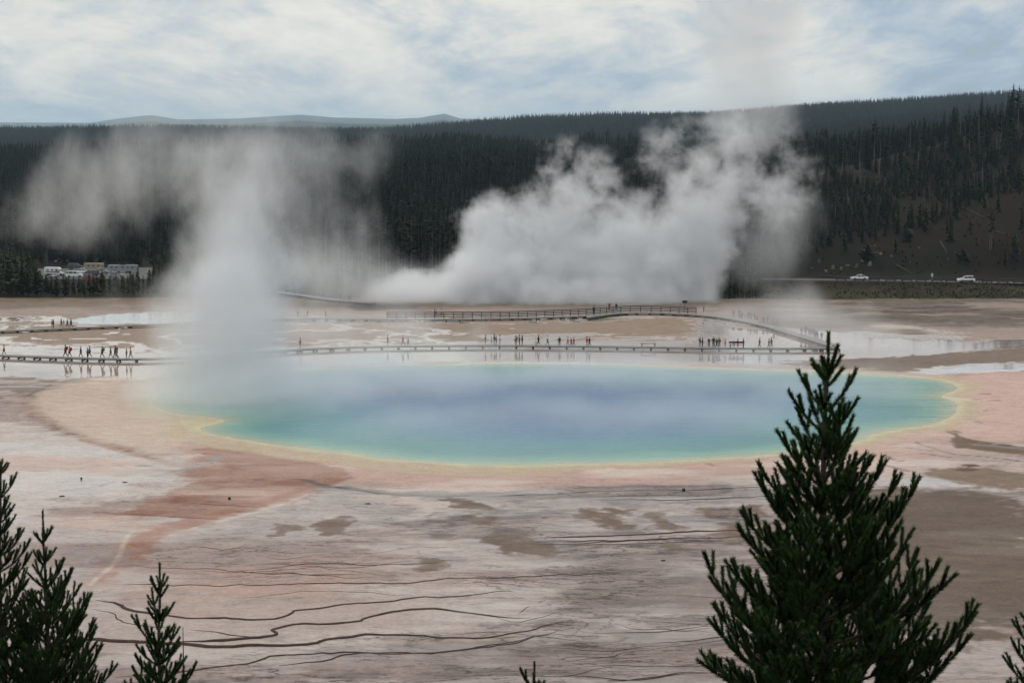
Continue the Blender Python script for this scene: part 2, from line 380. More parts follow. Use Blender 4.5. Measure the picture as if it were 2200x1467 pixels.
# grey band of fine ledges under the pink shore
g = area([(690, 1036), (960, 1062), (1250, 1040), (1700, 1045), (1700, 1075), (1300, 1080), (1150, 1085), (960, 1078), (700, 1052)], 1.0, .6); blend(q(128, 118, 118), g * .7); tl += g * .5
g = area([(950, 1070), (1700, 1060), (1700, 1200), (1300, 1210), (950, 1190)], 4, 1.2); blend(q(160, 142, 138), g * .7)
blend(q(104, 96, 97), g * sstep(.53, .6, n_f) * .7); blend(q(192, 174, 168), g * sstep(.44, .36, n_f) * .5)
g = area([(560, 1080), (960, 1085), (1180, 1240), (1700, 1230), (1700, 1500), (300, 1500), (700, 1400), (1150, 1330), (1100, 1240), (700, 1200)], 4, 1.2); blend(q(112, 99, 97), g * sstep(.56, .63, fbm(xs * .5, ys, 1 / 2.2, 5, 117)) * .5); blend(q(196, 180, 174), g * sstep(.60, .68, fbm(xs * .4, ys, 1 / 3.1, 5, 119)) * .45)
# brown dry patches
for pts in ([(958, 1068), (1000, 1067), (1040, 1085), (1055, 1096), (990, 1092), (962, 1085)], [(1010, 1108), (1040, 1105), (1070, 1128), (1035, 1128)], [(1030, 1150), (1060, 1135), (1090, 1137), (1130, 1160), (1200, 1170), (1215, 1190), (1150, 1195), (1080, 1180), (1035, 1168)],
            [(905, 1200), (925, 1196), (965, 1212), (940, 1222), (905, 1226)], [(672, 1143), (700, 1118), (738, 1112), (725, 1130), (705, 1146)], [(568, 1155), (600, 1130), (632, 1130), (600, 1150)],
            [(1235, 1090), (1300, 1100), (1350, 1125), (1330, 1140), (1280, 1120), (1240, 1098)], [(1395, 1105), (1430, 1112), (1470, 1140), (1440, 1142), (1405, 1125)], [(1295, 1088), (1350, 1100), (1345, 1108), (1300, 1096)],
            [(1500, 1090), (1560, 1100), (1555, 1120), (1520, 1118)], [(1555, 1125), (1590, 1122), (1605, 1145), (1600, 1168), (1550, 1165)], [(1400, 1168), (1470, 1168), (1480, 1185), (1420, 1182)], [(1610, 1085), (1640, 1085), (1640, 1115), (1606, 1110)], [(1650, 1110), (1700, 1105), (1700, 1150), (1650, 1150)]):
    g = area(pts, .9, .45); blend(q(126, 106, 90), g * (.62 + .35 * sstep(.35, .6, n_b))); tl -= g * 1.2; wt -= g
# brown mud plain at the right
g = area([(1640, 1090), (1880, 1036), (2040, 1043), (2260, 1075), (2260, 1390), (2150, 1380), (2000, 1400), (1850, 1350), (1720, 1250)], 3.5, 1.0)
blend(q(114, 97, 86), g * .95); blend(q(140, 124, 112), g * sstep(.5, .66, n_c) * .6); blend(q(112, 96, 84), g * sstep(.55, .7, n_f) * .35); tl -= g * .9
g = area([(1960, 1010), (2050, 995), (2120, 1003), (2260, 1015), (2260, 1062), (2060, 1040)], 1.5, .7); blend(q(134, 112, 92), g * .85); tl -= g
g = area([(2045, 998), (2090, 996), (2110, 1006), (2080, 1012)], .9, .5); blend(q(104, 76, 56), g * .8)
g = area([(2032, 926), (2040, 922), (2075, 942), (2120, 950), (2260, 966), (2260, 980), (2110, 968), (2062, 961), (2056, 940)], .7, .35); blend(q(124, 100, 80), g * .95); tl -= g
g = stroke([(2030, 924), (2060, 938), (2110, 950), (2260, 966)], .15, .3, .25, .2); blend(q(80, 66, 60), g * .7)
g = stroke([(2100, 955), (2140, 958), (2260, 970)], .4, .3, .5, .5); blend(q(150, 150, 158), g * .7)
g = area([(1880, 1035), (2010, 1020), (2260, 1070), (2260, 1080), (2050, 1050), (1950, 1045)], 1.2, .8); blend(q(168, 156, 154), g * .8 * sstep(.4, .6, n_f)); wt += g * .4
for pts in ([(1972, 950), (2000, 962), (2050, 976), (2100, 978), (2200, 992)], [(1905, 980), (1915, 988), (1935, 990)], [(1950, 962), (1990, 968), (2010, 970)], [(1985, 975), (2040, 982)], [(1900, 1000), (1950, 1012)], [(2090, 858), (2150, 860)], [(2110, 846), (2130, 846)],
            [(2085, 888), (2100, 887)], [(2080, 900), (2095, 897)], [(2095, 905), (2110, 908)], [(2100, 884), (2118, 882)], [(1910, 955), (1925, 955)], [(1500, 990), (1530, 1000)]):
    g = stroke(pts, .22, .16, .22, .6); blend(q(92, 80, 78), g * .75)
# dark drainage lines on the left
g = stroke([(62, 850), (52, 865), (60, 880), (100, 905), (150, 930), (190, 946), (260, 962), (330, 985), (380, 1000)], 1.2, .7, .9, .5); blend(q(166, 136, 122), g * .6); blend(q(120, 98, 88), g * sstep(.5, .68, n_e) * .5); tl -= g * .5
g = stroke([(178, 944), (230, 958), (300, 975), (350, 990)], .5, .35, .5, .5); blend(q(170, 116, 84), g * .6)
g = stroke([(60, 850), (75, 842), (110, 825)], .25, .2, .25, .5); blend(q(96, 88, 84), g * .7)
g = stroke([(640, 1028), (700, 1042), (760, 1048), (850, 1062), (960, 1066)], .35, .5, .45, .5); blend(q(84, 80, 82), g * .8)
g = stroke([(960, 1066), (1100, 1055), (1250, 1044), (1650, 1042)], .25, .25, .3, .5); blend(q(84, 80, 82), g * .7)
g = stroke([(200, 1100), (300, 1103), (430, 1112), (480, 1113)], .2, .2, .25, .5); blend(q(110, 84, 78), g * .6)
g = stroke([(180, 1010), (230, 1002), (300, 1000)], .6, .5, .7, 1); blend(q(86, 86, 90), g * sstep(.52, .6, n_f))
g = stroke([(470, 980), (445, 995), (380, 1010), (330, 1022)], .35, .3, .5, .5); blend(q(140, 140, 142), g * .7)
g = stroke([(130, 1055), (200, 1048), (245, 1036)], .2, .15, .2, .5); blend(q(110, 100, 96), g * .7)
g = stroke([(700, 1050), (900, 1140), (1100, 1150)], 1, 1, 2, 1); blend(q(120, 112, 112), g * .3)
# plain beyond the pool: wet film, sand, runoff
far = sstep(800, 785, v_) * sstep(6, 10, sdraw); blend(q(164, 145, 134), far * .8); tl -= far
wetband = area([(-80, 808), (120, 812), (300, 815), (420, 812), (700, 785), (1000, 776), (1500, 780), (1800, 785), (1900, 770), (2050, 770), (2260, 765), (2260, 725), (2040, 735), (1850, 725), (1740, 705), (1560, 690), (1480, 680), (1520, 745), (1280, 735), (1000, 735), (640, 742), (300, 762), (-80, 755)], 3, .8)
blend(q(184, 162, 154), wetband * .75); wt += wetband * .95
g = stroke([(-60, 782), (120, 792), (300, 800), (600, 795)], 4, 4, 3, 1); wt += g * .7; blend(q(196, 176, 164), g * .6)
sand = area([(-80, 742), (60, 735), (350, 745), (700, 738), (1010, 738), (1180, 725), (1350, 728), (1480, 715), (1520, 700), (1420, 678), (1100, 690), (800, 690), (600, 670), (-80, 700)], 3, 1); blend(q(158, 136, 118), sand * .85)
sand2 = area([(1350, 690), (1430, 684), (1490, 695), (1500, 708), (1440, 716), (1360, 716), (1260, 718), (1200, 710)], 2, .8); blend(q(160, 136, 118), sand2 * .9); wt -= sand2 * .8
g = area([(1520, 712), (1560, 702), (1590, 708), (1570, 716), (1530, 718)], 1.5, .8); blend(q(150, 128, 110), g * .8)
rn = 1 - np.abs(fbm(xs * .55, ys * .5, 1 / 10., 4, 91) - .5) * 2
rn2 = 1 - np.abs(fbm(xs * .4, ys * .55, 1 / 5., 4, 93) - .5) * 2
run = np.maximum(sstep(.92, .955, rn), sstep(.93, .965, rn2) * sstep(.42, .55, n_a)) * sstep(800, 760, v_) * sstep(668, 690, v_) * sstep(1700, 1200, u_)
run *= 1 - sand2
pud = np.clip(area([(-80, 730), (60, 728), (110, 745), (300, 735), (320, 758), (-80, 758)], 1.5, 1.2) + area([(640, 730), (900, 725), (1010, 735), (640, 742)], 1.5, 1.2) * .6 + area([(1010, 715), (1200, 715), (1500, 722), (1540, 742), (1010, 739)], 1.5, 1.2) + area([(-80, 683), (120, 678), (170, 690), (120, 702), (-80, 700)], 1.5, 1.2), 0, 1) * sstep(.46, .54, n_f * .6 + n_c * .4)
pudd = np.clip(run * .9 + pud, 0, 1); blend(q(214, 202, 192), pudd * .5); wt += pudd * 1.1  # pale tint painted in for the sky's reflection on channels and puddles, plus wetness
g = area([(-80, 790), (60, 782), (150, 800), (120, 830), (60, 850), (-80, 870)], 3, 1); blend(q(176, 158, 148), g * .7); blend(q(104, 92, 84), g * sstep(.5, .6, n_f) * .7); wt += g * .3
# brown bars and white pools at the right
g = area([(1400, 787), (1500, 786), (1640, 790), (1500, 792)], .8, .6); blend(q(120, 100, 88), g * .7)
g = area([(1640, 778), (1800, 770), (2000, 762), (2120, 750), (2260, 745), (2260, 775), (2150, 778), (2060, 785), (2000, 800), (1900, 795), (1760, 790)], 1.5, .6); blend(q(132, 114, 102), g * .9); wt -= g * .9
g = area([(1930, 800), (1990, 790), (2040, 785), (2120, 780), (2260, 778), (2260, 792), (2150, 797), (2060, 804)], 1.2, .7); blend(q(208, 200, 196), g * .85); wt += g * 1.2
blend(q(96, 84, 80), g * sstep(.58, .66, n_f) * .6)
g = area([(1840, 690), (1900, 690), (2090, 720), (2080, 745), (1850, 745), (1790, 720)], 2.5, 1); blend(q(176, 154, 144), g * .7); wt += g * .6
blend(q(96, 84, 76), g * sstep(.6, .68, n_f) * .6)
# dry upper plain
up = sstep(712, 690, v_ + (n_a - .5) * 40) * sstep(1500, 1650, u_); blend(q(114, 102, 92), up * .9); wt -= up
blend(q(92, 78, 70), up * sstep(.54, .64, n_f) * .7); blend(q(176, 156, 142), up * sstep(.6, .7, n_c) * .6)
up2 = sstep(668, 655, v_ + (n_a - .5) * 20) * sstep(1700, 1500, u_); blend(q(130, 114, 102), up2 * .9); wt -= up2 * 1.0
g = area([(150, 690), (170, 682), (260, 674), (350, 670), (480, 670), (560, 676), (500, 688), (330, 695), (200, 697), (158, 695)], .6, .2); opal = g
blend(q(170, 185, 190), g); wt = wt * (1 - g) + g * .75
# grass fringe before the trees
fr = sstep(650, 636, v_ + (n_b - .5) * 14 + (n_a - .5) * 10); blend(q(120, 96, 56), fr * .9); blend(q(96, 84, 44), fr * sstep(.45, .6, n_e) * .7); blend(q(150, 128, 104), fr * sstep(.58, .66, n_f) * .7)
g = area([(1530, 650), (1600, 646), (1680, 650), (1620, 665), (1500, 672)], 2, 1.2); blend(q(126, 88, 60), g * .6)
# dark mound behind the rail, centre-left
g = area([(770, 645), (870, 655), (900, 662), (800, 668), (740, 660)], 1.2, .6); blend(q(104, 96, 88), g * .8)
# pool rim: cream, yellow, orange then pink
wide = 1.5 + 3.2 * sstep(880, 940, v_) * sstep(1500, 900, u_) + .8 * sstep(1750, 1950, u_)
rm = sstep(1.5, -.1, (sdp + (n_b - .5) * 2.2 + (n_e - .5) * 1.2) - wide); blend(q(200, 182, 154), rm * .8); blend(q(196, 164, 116), rm * sstep(.5, .6, n_e) * .45); tl -= rm * 1.2
rm = sstep(1.6, .3, sdp + (n_b - .5) * 1.2); blend(q(204, 194, 156), rm)
lf = area([(300, 850), (330, 840), (345, 890), (470, 905), (420, 925), (330, 900), (280, 880)], 2.5, .6); blend(q(206, 196, 150), lf * sstep(9, 3, sdp) * .6)
# whitish tongue cutting the right lobe
g = stroke([(2075, 858), (2040, 855), (2012, 852)], 1.0, .5, .6, .4); blend(q(222, 204, 180), g * .8)
# a thin wet film over most of the near flat, broken where it has dried
wt += (.22 + .30 * sstep(.42, .6, n_c)) * sstep(860, 960, v_) * np.clip(.3 + tl, 0, 1)
# fine value noise
c *= .77 * (1 + (n_e - .5) * .22 + (n_b - .5) * .10)[:, None]
c = c * .80 + c.mean(1, keepdims=True) * .20 * np.array([1.0, .99, 1.0])
# weights at the border of the detailed region fade by construction
paint[core] = c; wet[core] = np.clip(wt, 0, 1); det[core] = np.clip(tl, 0, 1.2)
# terrain cover outside the sinter plain: pine duff, grass bank, bare slope
uu, vv = uv_of(X, np.maximum(Y, 1), Z)
soil = np.clip(sstep(386, 394, DD) + sstep(90, 80, DD), 0, 1)
nn = fbm(X, Y, 1 / 6., 4, 12); nn2 = fbm(X, Y, 1 / 30., 4, 13)
duff = q(26, 26, 20)[None, None] * (1 - nn2[..., None] * .0) * (.7 + .6 * nn[..., None])
bank = sstep(1450, 1600, uu) * sstep(440, 470, DD) * sstep(900, 800, DD)
slope = q(29, 22, 16)[None, None] * (.65 + .7 * fbm(X, Y, 1 / 3., 4, 17)[..., None])
mixs = (bank * sstep(.3, .55, nn2))[..., None]
duff = duff * (1 - mixs) + slope * mixs
bk = (sstep(1500, 1600, uu) * sstep(430, 450, DD) * sstep(505, 498, DD) * (.4 + .6 * sstep(.4, .6, nn)))[..., None]
duff = duff * (1 - bk * .6) + q(66, 64, 44) * bk * .6
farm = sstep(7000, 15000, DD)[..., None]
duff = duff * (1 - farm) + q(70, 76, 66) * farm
paint = paint * (1 - soil[..., None]) + duff * soil[..., None]
det *= (1 - soil); wet *= (1 - soil)
# ---- relief
zz = Z.copy()
rel = np.zeros(len(xs)); rel += (fbm(xs, ys, 1 / 20., 3, 41) - .5) * .25 * (1 - np.clip(wt, 0, 1)) * sstep(3, 12, sdp)
rel += up * (fbm(xs, ys, 1 / 4., 4, 43) - .5) * .55
rel -= (sstep(.3, -1.5, sdp) * .25 + sstep(-1, -25, sdp) * 3.0)
rel -= opal * .0
zz[core] += rel
zz += on_plain * 0
LAND_OK = True
nr, nc = X.shape
co = np.stack([X, Y, zz], -1).reshape(-1, 3)
ii = np.arange(nr * nc).reshape(nr, nc)
f = np.stack([ii[:-1, :-1], ii[:-1, 1:], ii[1:, 1:], ii[1:, :-1]], -1).reshape(-1, 4)
f = f[:, ::1]
# ground material
mg, out = material('sinter_ground')
pa = N('ShaderNodeAttribute', attribute_name='paint'); de = N('ShaderNodeAttribute', attribute_name='detail')
ds = N('ShaderNodeSeparateColor'); L(de.outputs['Color'], ds.inputs[0])
tcc = N('ShaderNodeTexCoord').outputs['Object']
vstr = VM('MULTIPLY', tcc, (.40, 1.0, 1.0))
sy = N('ShaderNodeSeparateXYZ'); L(tcc, sy.inputs[0])
h1 = M('ADD', M('MULTIPLY', sy.outputs[1], .55), M('ADD', M('MULTIPLY', noise(vstr, .07, 2, .5), 16.0), M('MULTIPLY', noise(VM('MULTIPLY', tcc, (.45, 1, 1)), .35, 6, .62), 5.0)))
h3 = M('ADD', M('MULTIPLY', sy.outputs[1], 1.3), M('ADD', M('MULTIPLY', noise(vstr, .11, 2, .5), 14.0), M('MULTIPLY', noise(VM('MULTIPLY', tcc, (.45, 1, 1)), .6, 6, .62), 5.0)))
def contour(h, k, w0, w1):
    fr_ = M('FRACT', M('MULTIPLY', h, k)); tri = M('ABSOLUTE', M('SUBTRACT', fr_, .5))
    return mrange(tri, w0, w1, 1, 0)
lines = contour(h1, 1, .03, .10)
lines2 = contour(h3, 1, .05, .16)
brk = mrange(noise(tcc, .12, 4, .6), .40, .58)
brk2 = mrange(noise(VM('ADD', tcc, (40, 9, 0)), .2, 4, .6), .42, .62)
ln = M('MAXIMUM', M('MULTIPLY', lines, brk), M('MULTIPLY', M('MULTIPLY', lines2, brk2), .8))
lm = M('MULTIPLY', ln, ds.outputs[0], clamp=True)
fine = noise(tcc, 3.0, 8, .65)
fine2 = noise(VM('MULTIPLY', tcc, (.6, 1, 1)), .9, 9, .68)
base = mixc(1.0, pa.outputs['Color'], ramp(fine, [(.3, (.78, .77, .76)), (.5, (1, 1, 1)), (.7, (1.14, 1.13, 1.12))]), 'MULTIPLY')
base = mixc(1.0, base, ramp(fine2, [(.32, (.86, .85, .85)), (.5, (1, 1, 1)), (.68, (1.08, 1.07, 1.07))]), 'MULTIPLY')
lcol = mixc(1.0, pa.outputs['Color'], (.34, .29, .28), 'MULTIPLY')
base = mixc(M('MULTIPLY', lm, .9), base, lcol)
b = N('ShaderNodeBsdfPrincipled'); L(base, b.inputs['Base Color'])
wetv = M('MULTIPLY', ds.outputs[1], mrange(noise(vstr, .9, 5, .6), .25, .5, .75, 1.0))
L(mrange(wetv, 0.1, .85, .85, .07), b.inputs['Roughness']); L(mrange(wetv, 0.0, .8, .03, .55), b.inputs['Specular IOR Level'])
bm_ = N('ShaderNodeBump'); bm_.inputs['Distance'].default_value = .06
L(M('MULTIPLY', mrange(wetv, .2, .6, 1, .0), .5), bm_.inputs['Strength'])
L(M('ADD', M('MULTIPLY', fine, .6), M('MULTIPLY', lm, 1.2)), bm_.inputs['Height']); L(bm_.outputs[0], b.inputs['Normal'])
L(b.outputs[0], out.inputs[0])
me = mesh_np('ground', co, f, [mg], True)
at = me.attributes.new('paint', 'FLOAT_COLOR', 'POINT'); at.data.foreach_set('color', np.concatenate([paint, np.ones(X.shape + (1,))], -1).astype(np.float32).ravel())
at = me.attributes.new('detail', 'FLOAT_COLOR', 'POINT'); at.data.foreach_set('color', np.stack([det, wet, speck, np.ones(X.shape)], -1).astype(np.float32).ravel())
ground = link('ground', me); tag(ground, kind='structure', label='sinter flats, wooded hills and far mountains around the hot spring')
# ---- spring water, a sheet at ground level coloured by depth
m_ = (sdp < .6); 
gx0, gx1 = POOL[:, 0].min() - 2, POOL[:, 0].max() + 2; gy0, gy1 = POOL[:, 1].min() - 2, POOL[:, 1].max() + 2
gx = np.arange(gx0, gx1, .28); gy = np.arange(gy0, gy1, .5); GX, GY = np.meshgrid(gx, gy)
SD = pool_sd(GX, GY)
inn = SD < .5
dep = -SD + (fbm(GX, GY, 1 / 12., 4, 45) - .5) * 4 * sstep(-1, 6, -SD)
big = fbm(GX, GY, 1 / 30., 3, 46) - .5
stops = [(-.5, (172, 164, 132)), (.3, (164, 162, 130)), (1.2, (140, 156, 130)), (3.0, (96, 148, 134)), (6.5, (36, 122, 122)), (12, (10, 116, 132)), (17, (0, 104, 138)), (23, (0, 92, 138)), (32, (0, 86, 136)), (60, (0, 82, 136))]
sx_ = [s[0] for s in stops]; cc = np.stack([np.interp(dep + big * 6 * sstep(2, 12, dep), sx_, [lin(s[1])[k] for s in stops]) for k in range(3)], -1)
idx = -np.ones(GX.shape, int); idx[inn] = np.arange(inn.sum())
qf = np.stack([idx[:-1, :-1], idx[:-1, 1:], idx[1:, 1:], idx[1:, :-1]], -1).reshape(-1, 4); qf = qf[(qf >= 0).all(1)]
wco = np.stack([GX[inn], GY[inn], np.full(inn.sum(), -.045)], -1)
mw, out = material('hot_spring_water')
pa = N('ShaderNodeAttribute', attribute_name='paint'); b = N('ShaderNodeBsdfPrincipled'); L(pa.outputs['Color'], b.inputs['Base Color'])
b.inputs['Roughness'].default_value = .12; b.inputs['IOR'].default_value = 1.33
tcc = N('ShaderNodeTexCoord').outputs['Object']
wv = noise(VM('MULTIPLY', tcc, (.6, 1.0, 1)), 1.6, 5, .6); wv2 = noise(VM('MULTIPLY', tcc, (.3, 1, 1)), .25, 3, .5)
bm_ = N('ShaderNodeBump'); bm_.inputs['Distance'].default_value = .12; bm_.inputs['Strength'].default_value = .8; L(M('ADD', wv, M('MULTIPLY', wv2, 1.5)), bm_.inputs['Height']); L(bm_.outputs[0], b.inputs['Normal'])
L(b.outputs[0], out.inputs[0])
me = mesh_np('water', wco, qf, [mw], True)
at = me.attributes.new('paint', 'FLOAT_COLOR', 'POINT'); at.data.foreach_set('color', np.concatenate([cc[inn], np.ones((inn.sum(), 1))], -1).astype(np.float32).ravel())
water = link('water', me); tag(water, kind='structure', label='deep blue hot spring pool with turquoise shallows and yellow rim')
# ================================================================ haze and steam
def box_obj(name, lo, hi):
    m = MB(); m.box([(a + b) / 2 for a, b in zip(lo, hi)], [b - a for a, b in zip(lo, hi)]); return m
mh, out = material('haze_air')
pv = N('ShaderNodeVolumePrincipled'); pv.inputs['Color'].default_value = (.62, .82, 1.0, 1); pv.inputs['Density'].default_value = 4.6e-5; pv.inputs['Anisotropy'].default_value = .2
L(pv.outputs[0], out.inputs[1])
zlo = float(zz.min()) - 1
hz = box_obj('haze', (-38000, -38000, min(zlo, -30)), (38000, 38000, 560)).build('haze', mh); tag(hz, kind='stuff', label='thin bluish air over the whole valley')

def steam(name, label, lo, hi, vox, puffs, warp=((.03, 9.0), (.12, 3.0)), fb=(.06, 6, .6), ero=1.4, thr=.25, gain=1.0, dens=.3, floor=0, seed=0, col_=(.948, .956, .972), vstretch=1.0, lim=1.0):
    """steam as a real density grid: soft ellipsoid puffs (centre, radii, weight), their space warped and eroded by noise"""
    global nt
    mt, out = material(name + '_vapour')
    pv = N('ShaderNodeVolumePrincipled'); pv.inputs['Color'].default_value = (*col_, 1); pv.inputs['Density'].default_value = dens; pv.inputs['Anisotropy'].default_value = 0.0
    pv.inputs['Density Attribute'].default_value = 'density'
    L(pv.outputs[0], out.inputs[1])
    g = bpy.data.node_groups.new(name, 'GeometryNodeTree'); g.interface.new_socket('Geometry', in_out='OUTPUT', socket_type='NodeSocketGeometry')
    nt = g
    go = N('NodeGroupOutput'); vc = N('GeometryNodeVolumeCube')
    pos = N('GeometryNodeInputPosition').outputs[0]
    p0 = VM('ADD', pos, (seed * 31.7, seed * 13.3, seed * 7.1))
    p0 = VM('MULTIPLY', p0, (1, 1, 1 / vstretch))
    p = pos
    for s, a in warp:
        w = VM('SCALE', VM('SUBTRACT', noise(p0, s, 3, .5, 0, 1), (.5, .5, .5)), a * 2)
        p = VM('ADD', p, w)
    S = None
    for (c_, r_, w_) in puffs:
        l = VM('LENGTH', VM('MULTIPLY', VM('SUBTRACT', p, tuple(c_)), tuple(1 / max(q_, .01) for q_ in r_)), None, 1)
        e = mrange(l, 0.0, 1.0, w_, 0.0, True)
        S = e if S is None else M('ADD', S, e)
    S = M('MINIMUM', S, lim)
    nz = noise(p0, fb[0], fb[1], fb[2], .3)
    d = M('ADD', S, M('MULTIPLY', M('SUBTRACT', nz, .5), M('MULTIPLY', M('MINIMUM', M('MULTIPLY', S, 3.0), 1.0), ero)))
    d = M('MULTIPLY', M('MAXIMUM', M('SUBTRACT', d, thr), 0.0), gain)
    sz = N('ShaderNodeSeparateXYZ'); L(pos, sz.inputs[0])
    d = M('MULTIPLY', d, mrange(sz.outputs[2], floor - .2, floor + .4))
    L(d, vc.inputs['Density'])
    vc.inputs['Min'].default_value = lo; vc.inputs['Max'].default_value = hi
    for i, k in enumerate('XYZ'): vc.inputs['Resolution ' + k].default_value = max(4, int((hi[i] - lo[i]) / vox[i]))
    sm = N('GeometryNodeSetMaterial'); sm.inputs['Material'].default_value = mt
    L(vc.outputs[0], sm.inputs[0]); L(sm.outputs[0], go.inputs[0])
    me = bpy.data.meshes.new(name); me.materials.append(mt); o = link(name, me)
    md = o.modifiers.new('steam', 'NODES'); md.node_group = g
    tag(o, kind='stuff', label=label); return o
PS = 1.32
def puff(u, v, D, ru, rv, rd, w=1.0):
    """ellipsoid centred where the photo shows it at distance D; ru, rv radii in photo pixels, rd in metres"""
    c_ = PD(u, v, D); k = D / FPX * PS; return (tuple(c_), (ru * k, rd * 1.1, rv * k), w)
# A: column off the left end of the pool
A = [puff(480, 885, 228, 180, 50, 13, 1.3), puff(490, 850, 228, 150, 60, 11, .6), puff(485, 760, 230, 130, 110, 10, .55), puff(495, 640, 233, 120, 110, 10, .4), puff(480, 820, 230, 205, 80, 12, .95), puff(470, 740, 232, 195, 95, 12, .92), puff(480, 650, 234, 190, 100, 11, .88), puff(500, 560, 236, 172, 100, 11, .68), puff(520, 480, 238, 150, 110, 11, .42), puff(500, 400, 240, 180, 120, 11, .31), puff(430, 320, 240, 150, 90, 11, .22), puff(590, 300, 240, 130, 80, 11, .2), puff(400, 870, 229, 130, 45, 10, .7), puff(600, 850, 230, 120, 60, 10, .6)]
steam('steam_column', 'dense white steam column rising off the left end of the pool', (-58, 205, 0), (-16, 250, 44), (.4, .8, .4), A, warp=((.05, 4.5), (.2, 1.6), (.6, .5)), fb=(.13, 9, .74), ero=1.9, thr=.16, dens=.26, vstretch=1.4)
V = [puff(260, 330, 250, 140, 100, 12, .4), puff(420, 290, 250, 140, 70, 12, .36), puff(640, 290, 250, 150, 70, 12, .36), puff(190, 430, 250, 170, 130, 14, .72), puff(130, 500, 250, 110, 90, 12, .5), puff(330, 400, 250, 200, 150, 14, .75), puff(520, 360, 250, 200, 140, 14, .8), puff(680, 400, 250, 190, 150, 14, .62), puff(700, 520, 250, 150, 120, 14, .5), puff(760, 330, 250, 150, 70, 12, .5), puff(330, 560, 248, 130, 100, 12, .4), puff(660, 640, 250, 200, 90, 14, .5), puff(350, 200, 252, 260, 180, 14, .5), puff(150, 60, 252, 320, 200, 14, .5), puff(520, 60, 252, 200, 160, 14, .4), puff(330, 650, 246, 150, 100, 12, .6)]
V = [(c_, (r_[0] * .92, r_[1] * .38, r_[2] * .95), w_ * float(np.interp(c_[2], [16, 26, 34, 40], [1.0, .95, .62, .6]))) for c_, r_, w_ in V]
steam('steam_veil', 'thin drifting steam spreading over the left woods', (-80, 228, 0), (-4, 272, 58), (.6, 1.1, .6), V, warp=((.035, 6.0), (.14, 2.4), (.5, .6)), fb=(.085, 10, .78), ero=3.6, thr=.22, dens=.125, seed=2, vstretch=2.2)
# B: billows of the crater behind the boardwalk
B = [puff(1150, 520, 389, 200, 150, 14, .35), puff(1450, 420, 391, 220, 160, 14, .32), puff(1250, 430, 392, 170, 130, 14, .3), puff(1000, 650, 385, 200, 45, 22, 1.1), puff(1250, 640, 385, 230, 60, 24, 1.3), puff(1430, 640, 385, 130, 60, 20, 1.2), puff(1060, 590, 385, 130, 70, 20, 1.1), puff(1200, 560, 388, 190, 90, 22, 1.2), puff(1400, 570, 388, 150, 90, 22, 1.2), puff(1500, 540, 388, 100, 90, 18, 1.0),
     puff(1055, 500, 386, 90, 70, 16, 1.0), puff(1070, 440, 386, 70, 55, 14, .95), puff(1180, 440, 390, 100, 90, 18, .9), puff(1240, 370, 390, 95, 80, 16, .75), puff(1360, 480, 388, 90, 70, 16, 1.0), puff(1480, 460, 390, 100, 80, 18, .95), puff(1560, 400, 390, 110, 90, 18, .85), puff(1660, 440, 392, 110, 90, 18, .8), puff(1700, 360, 392, 100, 90, 18, .7), puff(1560, 300, 392, 130, 80, 18, .7), puff(1420, 300, 392, 90, 80, 16, .6), puff(1640, 260, 392, 130, 80, 18, .6), puff(1190, 310, 392, 90, 50, 14, .5), puff(900, 640, 385, 150, 40, 16, .8)]
B = [(c_, (r_[0], r_[1] * float(np.interp(c_[2], [2, 12, 24], [1, .55, .42])), r_[2]), w_ * float(np.interp(c_[2], [4, 12, 24], [1, .62, .46]))) for c_, r_, w_ in B]
steam('steam_billow', 'thick billowing steam cloud behind the railed boardwalk', (-36, 350, -3), (80, 424, 44), (.5, 1.0, .5), B, warp=((.05, 6.0), (.16, 2.6), (.5, .8)), fb=(.12, 10, .76), ero=3.3, thr=.19, gain=1.4, dens=.30, seed=4, floor=-3)
T = [puff(1600, 120, 400, 140, 200, 9, .85), puff(1600, -20, 400, 170, 160, 9, .9), puff(1610, 260, 400, 130, 120, 16, .6), puff(760, 600, 372, 190, 90, 14, .6), puff(900, 620, 372, 150, 60, 14, .7), puff(640, 560, 372, 150, 90, 14, .5), puff(1000, 560, 372, 120, 60, 12, .5), puff(1640, 560, 380, 130, 90, 12, .5), puff(1700, 480, 380, 110, 120, 12, .5), puff(820, 500, 374, 120, 100, 14, .4)]
steam('steam_wisp', 'faint wisps of steam thinning out above the billows', (-60, 352, 0), (84, 424, 66), (1.0, 1.6, 1.0), T, warp=((.035, 5.0), (.12, 2.0)), fb=(.06, 9, .72), ero=2.2, thr=.22, dens=.11, seed=6, vstretch=1.5)
# C: mist skimming the pool and the right-hand walk
C = []
MW = .85
for (u, v, w, ru) in ((430, 880, 1.3, 170), (560, 880, 1.5, 260), (660, 850, 1.1, 220), (760, 850, 1.15, 300), (1000, 830, .8, 300), (1250, 820, .8, 300), (1500, 830, .9, 320), (1720, 850, .75, 280), (820, 930, .6, 260), (1100, 910, .6, 300), (1400, 920, .6, 300), (1650, 920, .5, 250), (640, 800, .9, 260), (900, 790, .7, 300), (1900, 850, .4, 250)):
    q_ = P(u, v, 0); k = q_.y / FPX; C.append(((q_.x, q_.y, .8), (ru * k * 1.25, 20, 4.8), w * MW))
steam('pool_mist', 'low mist drifting over the blue water of the spring', (-50, 172, 0), (52, 300, 7), (.6, .8, .35), C, warp=((.05, 6.0), (.2, 2.0)), fb=(.09, 6, .62), ero=1.1, thr=.22, dens=.07, seed=8)
E = []
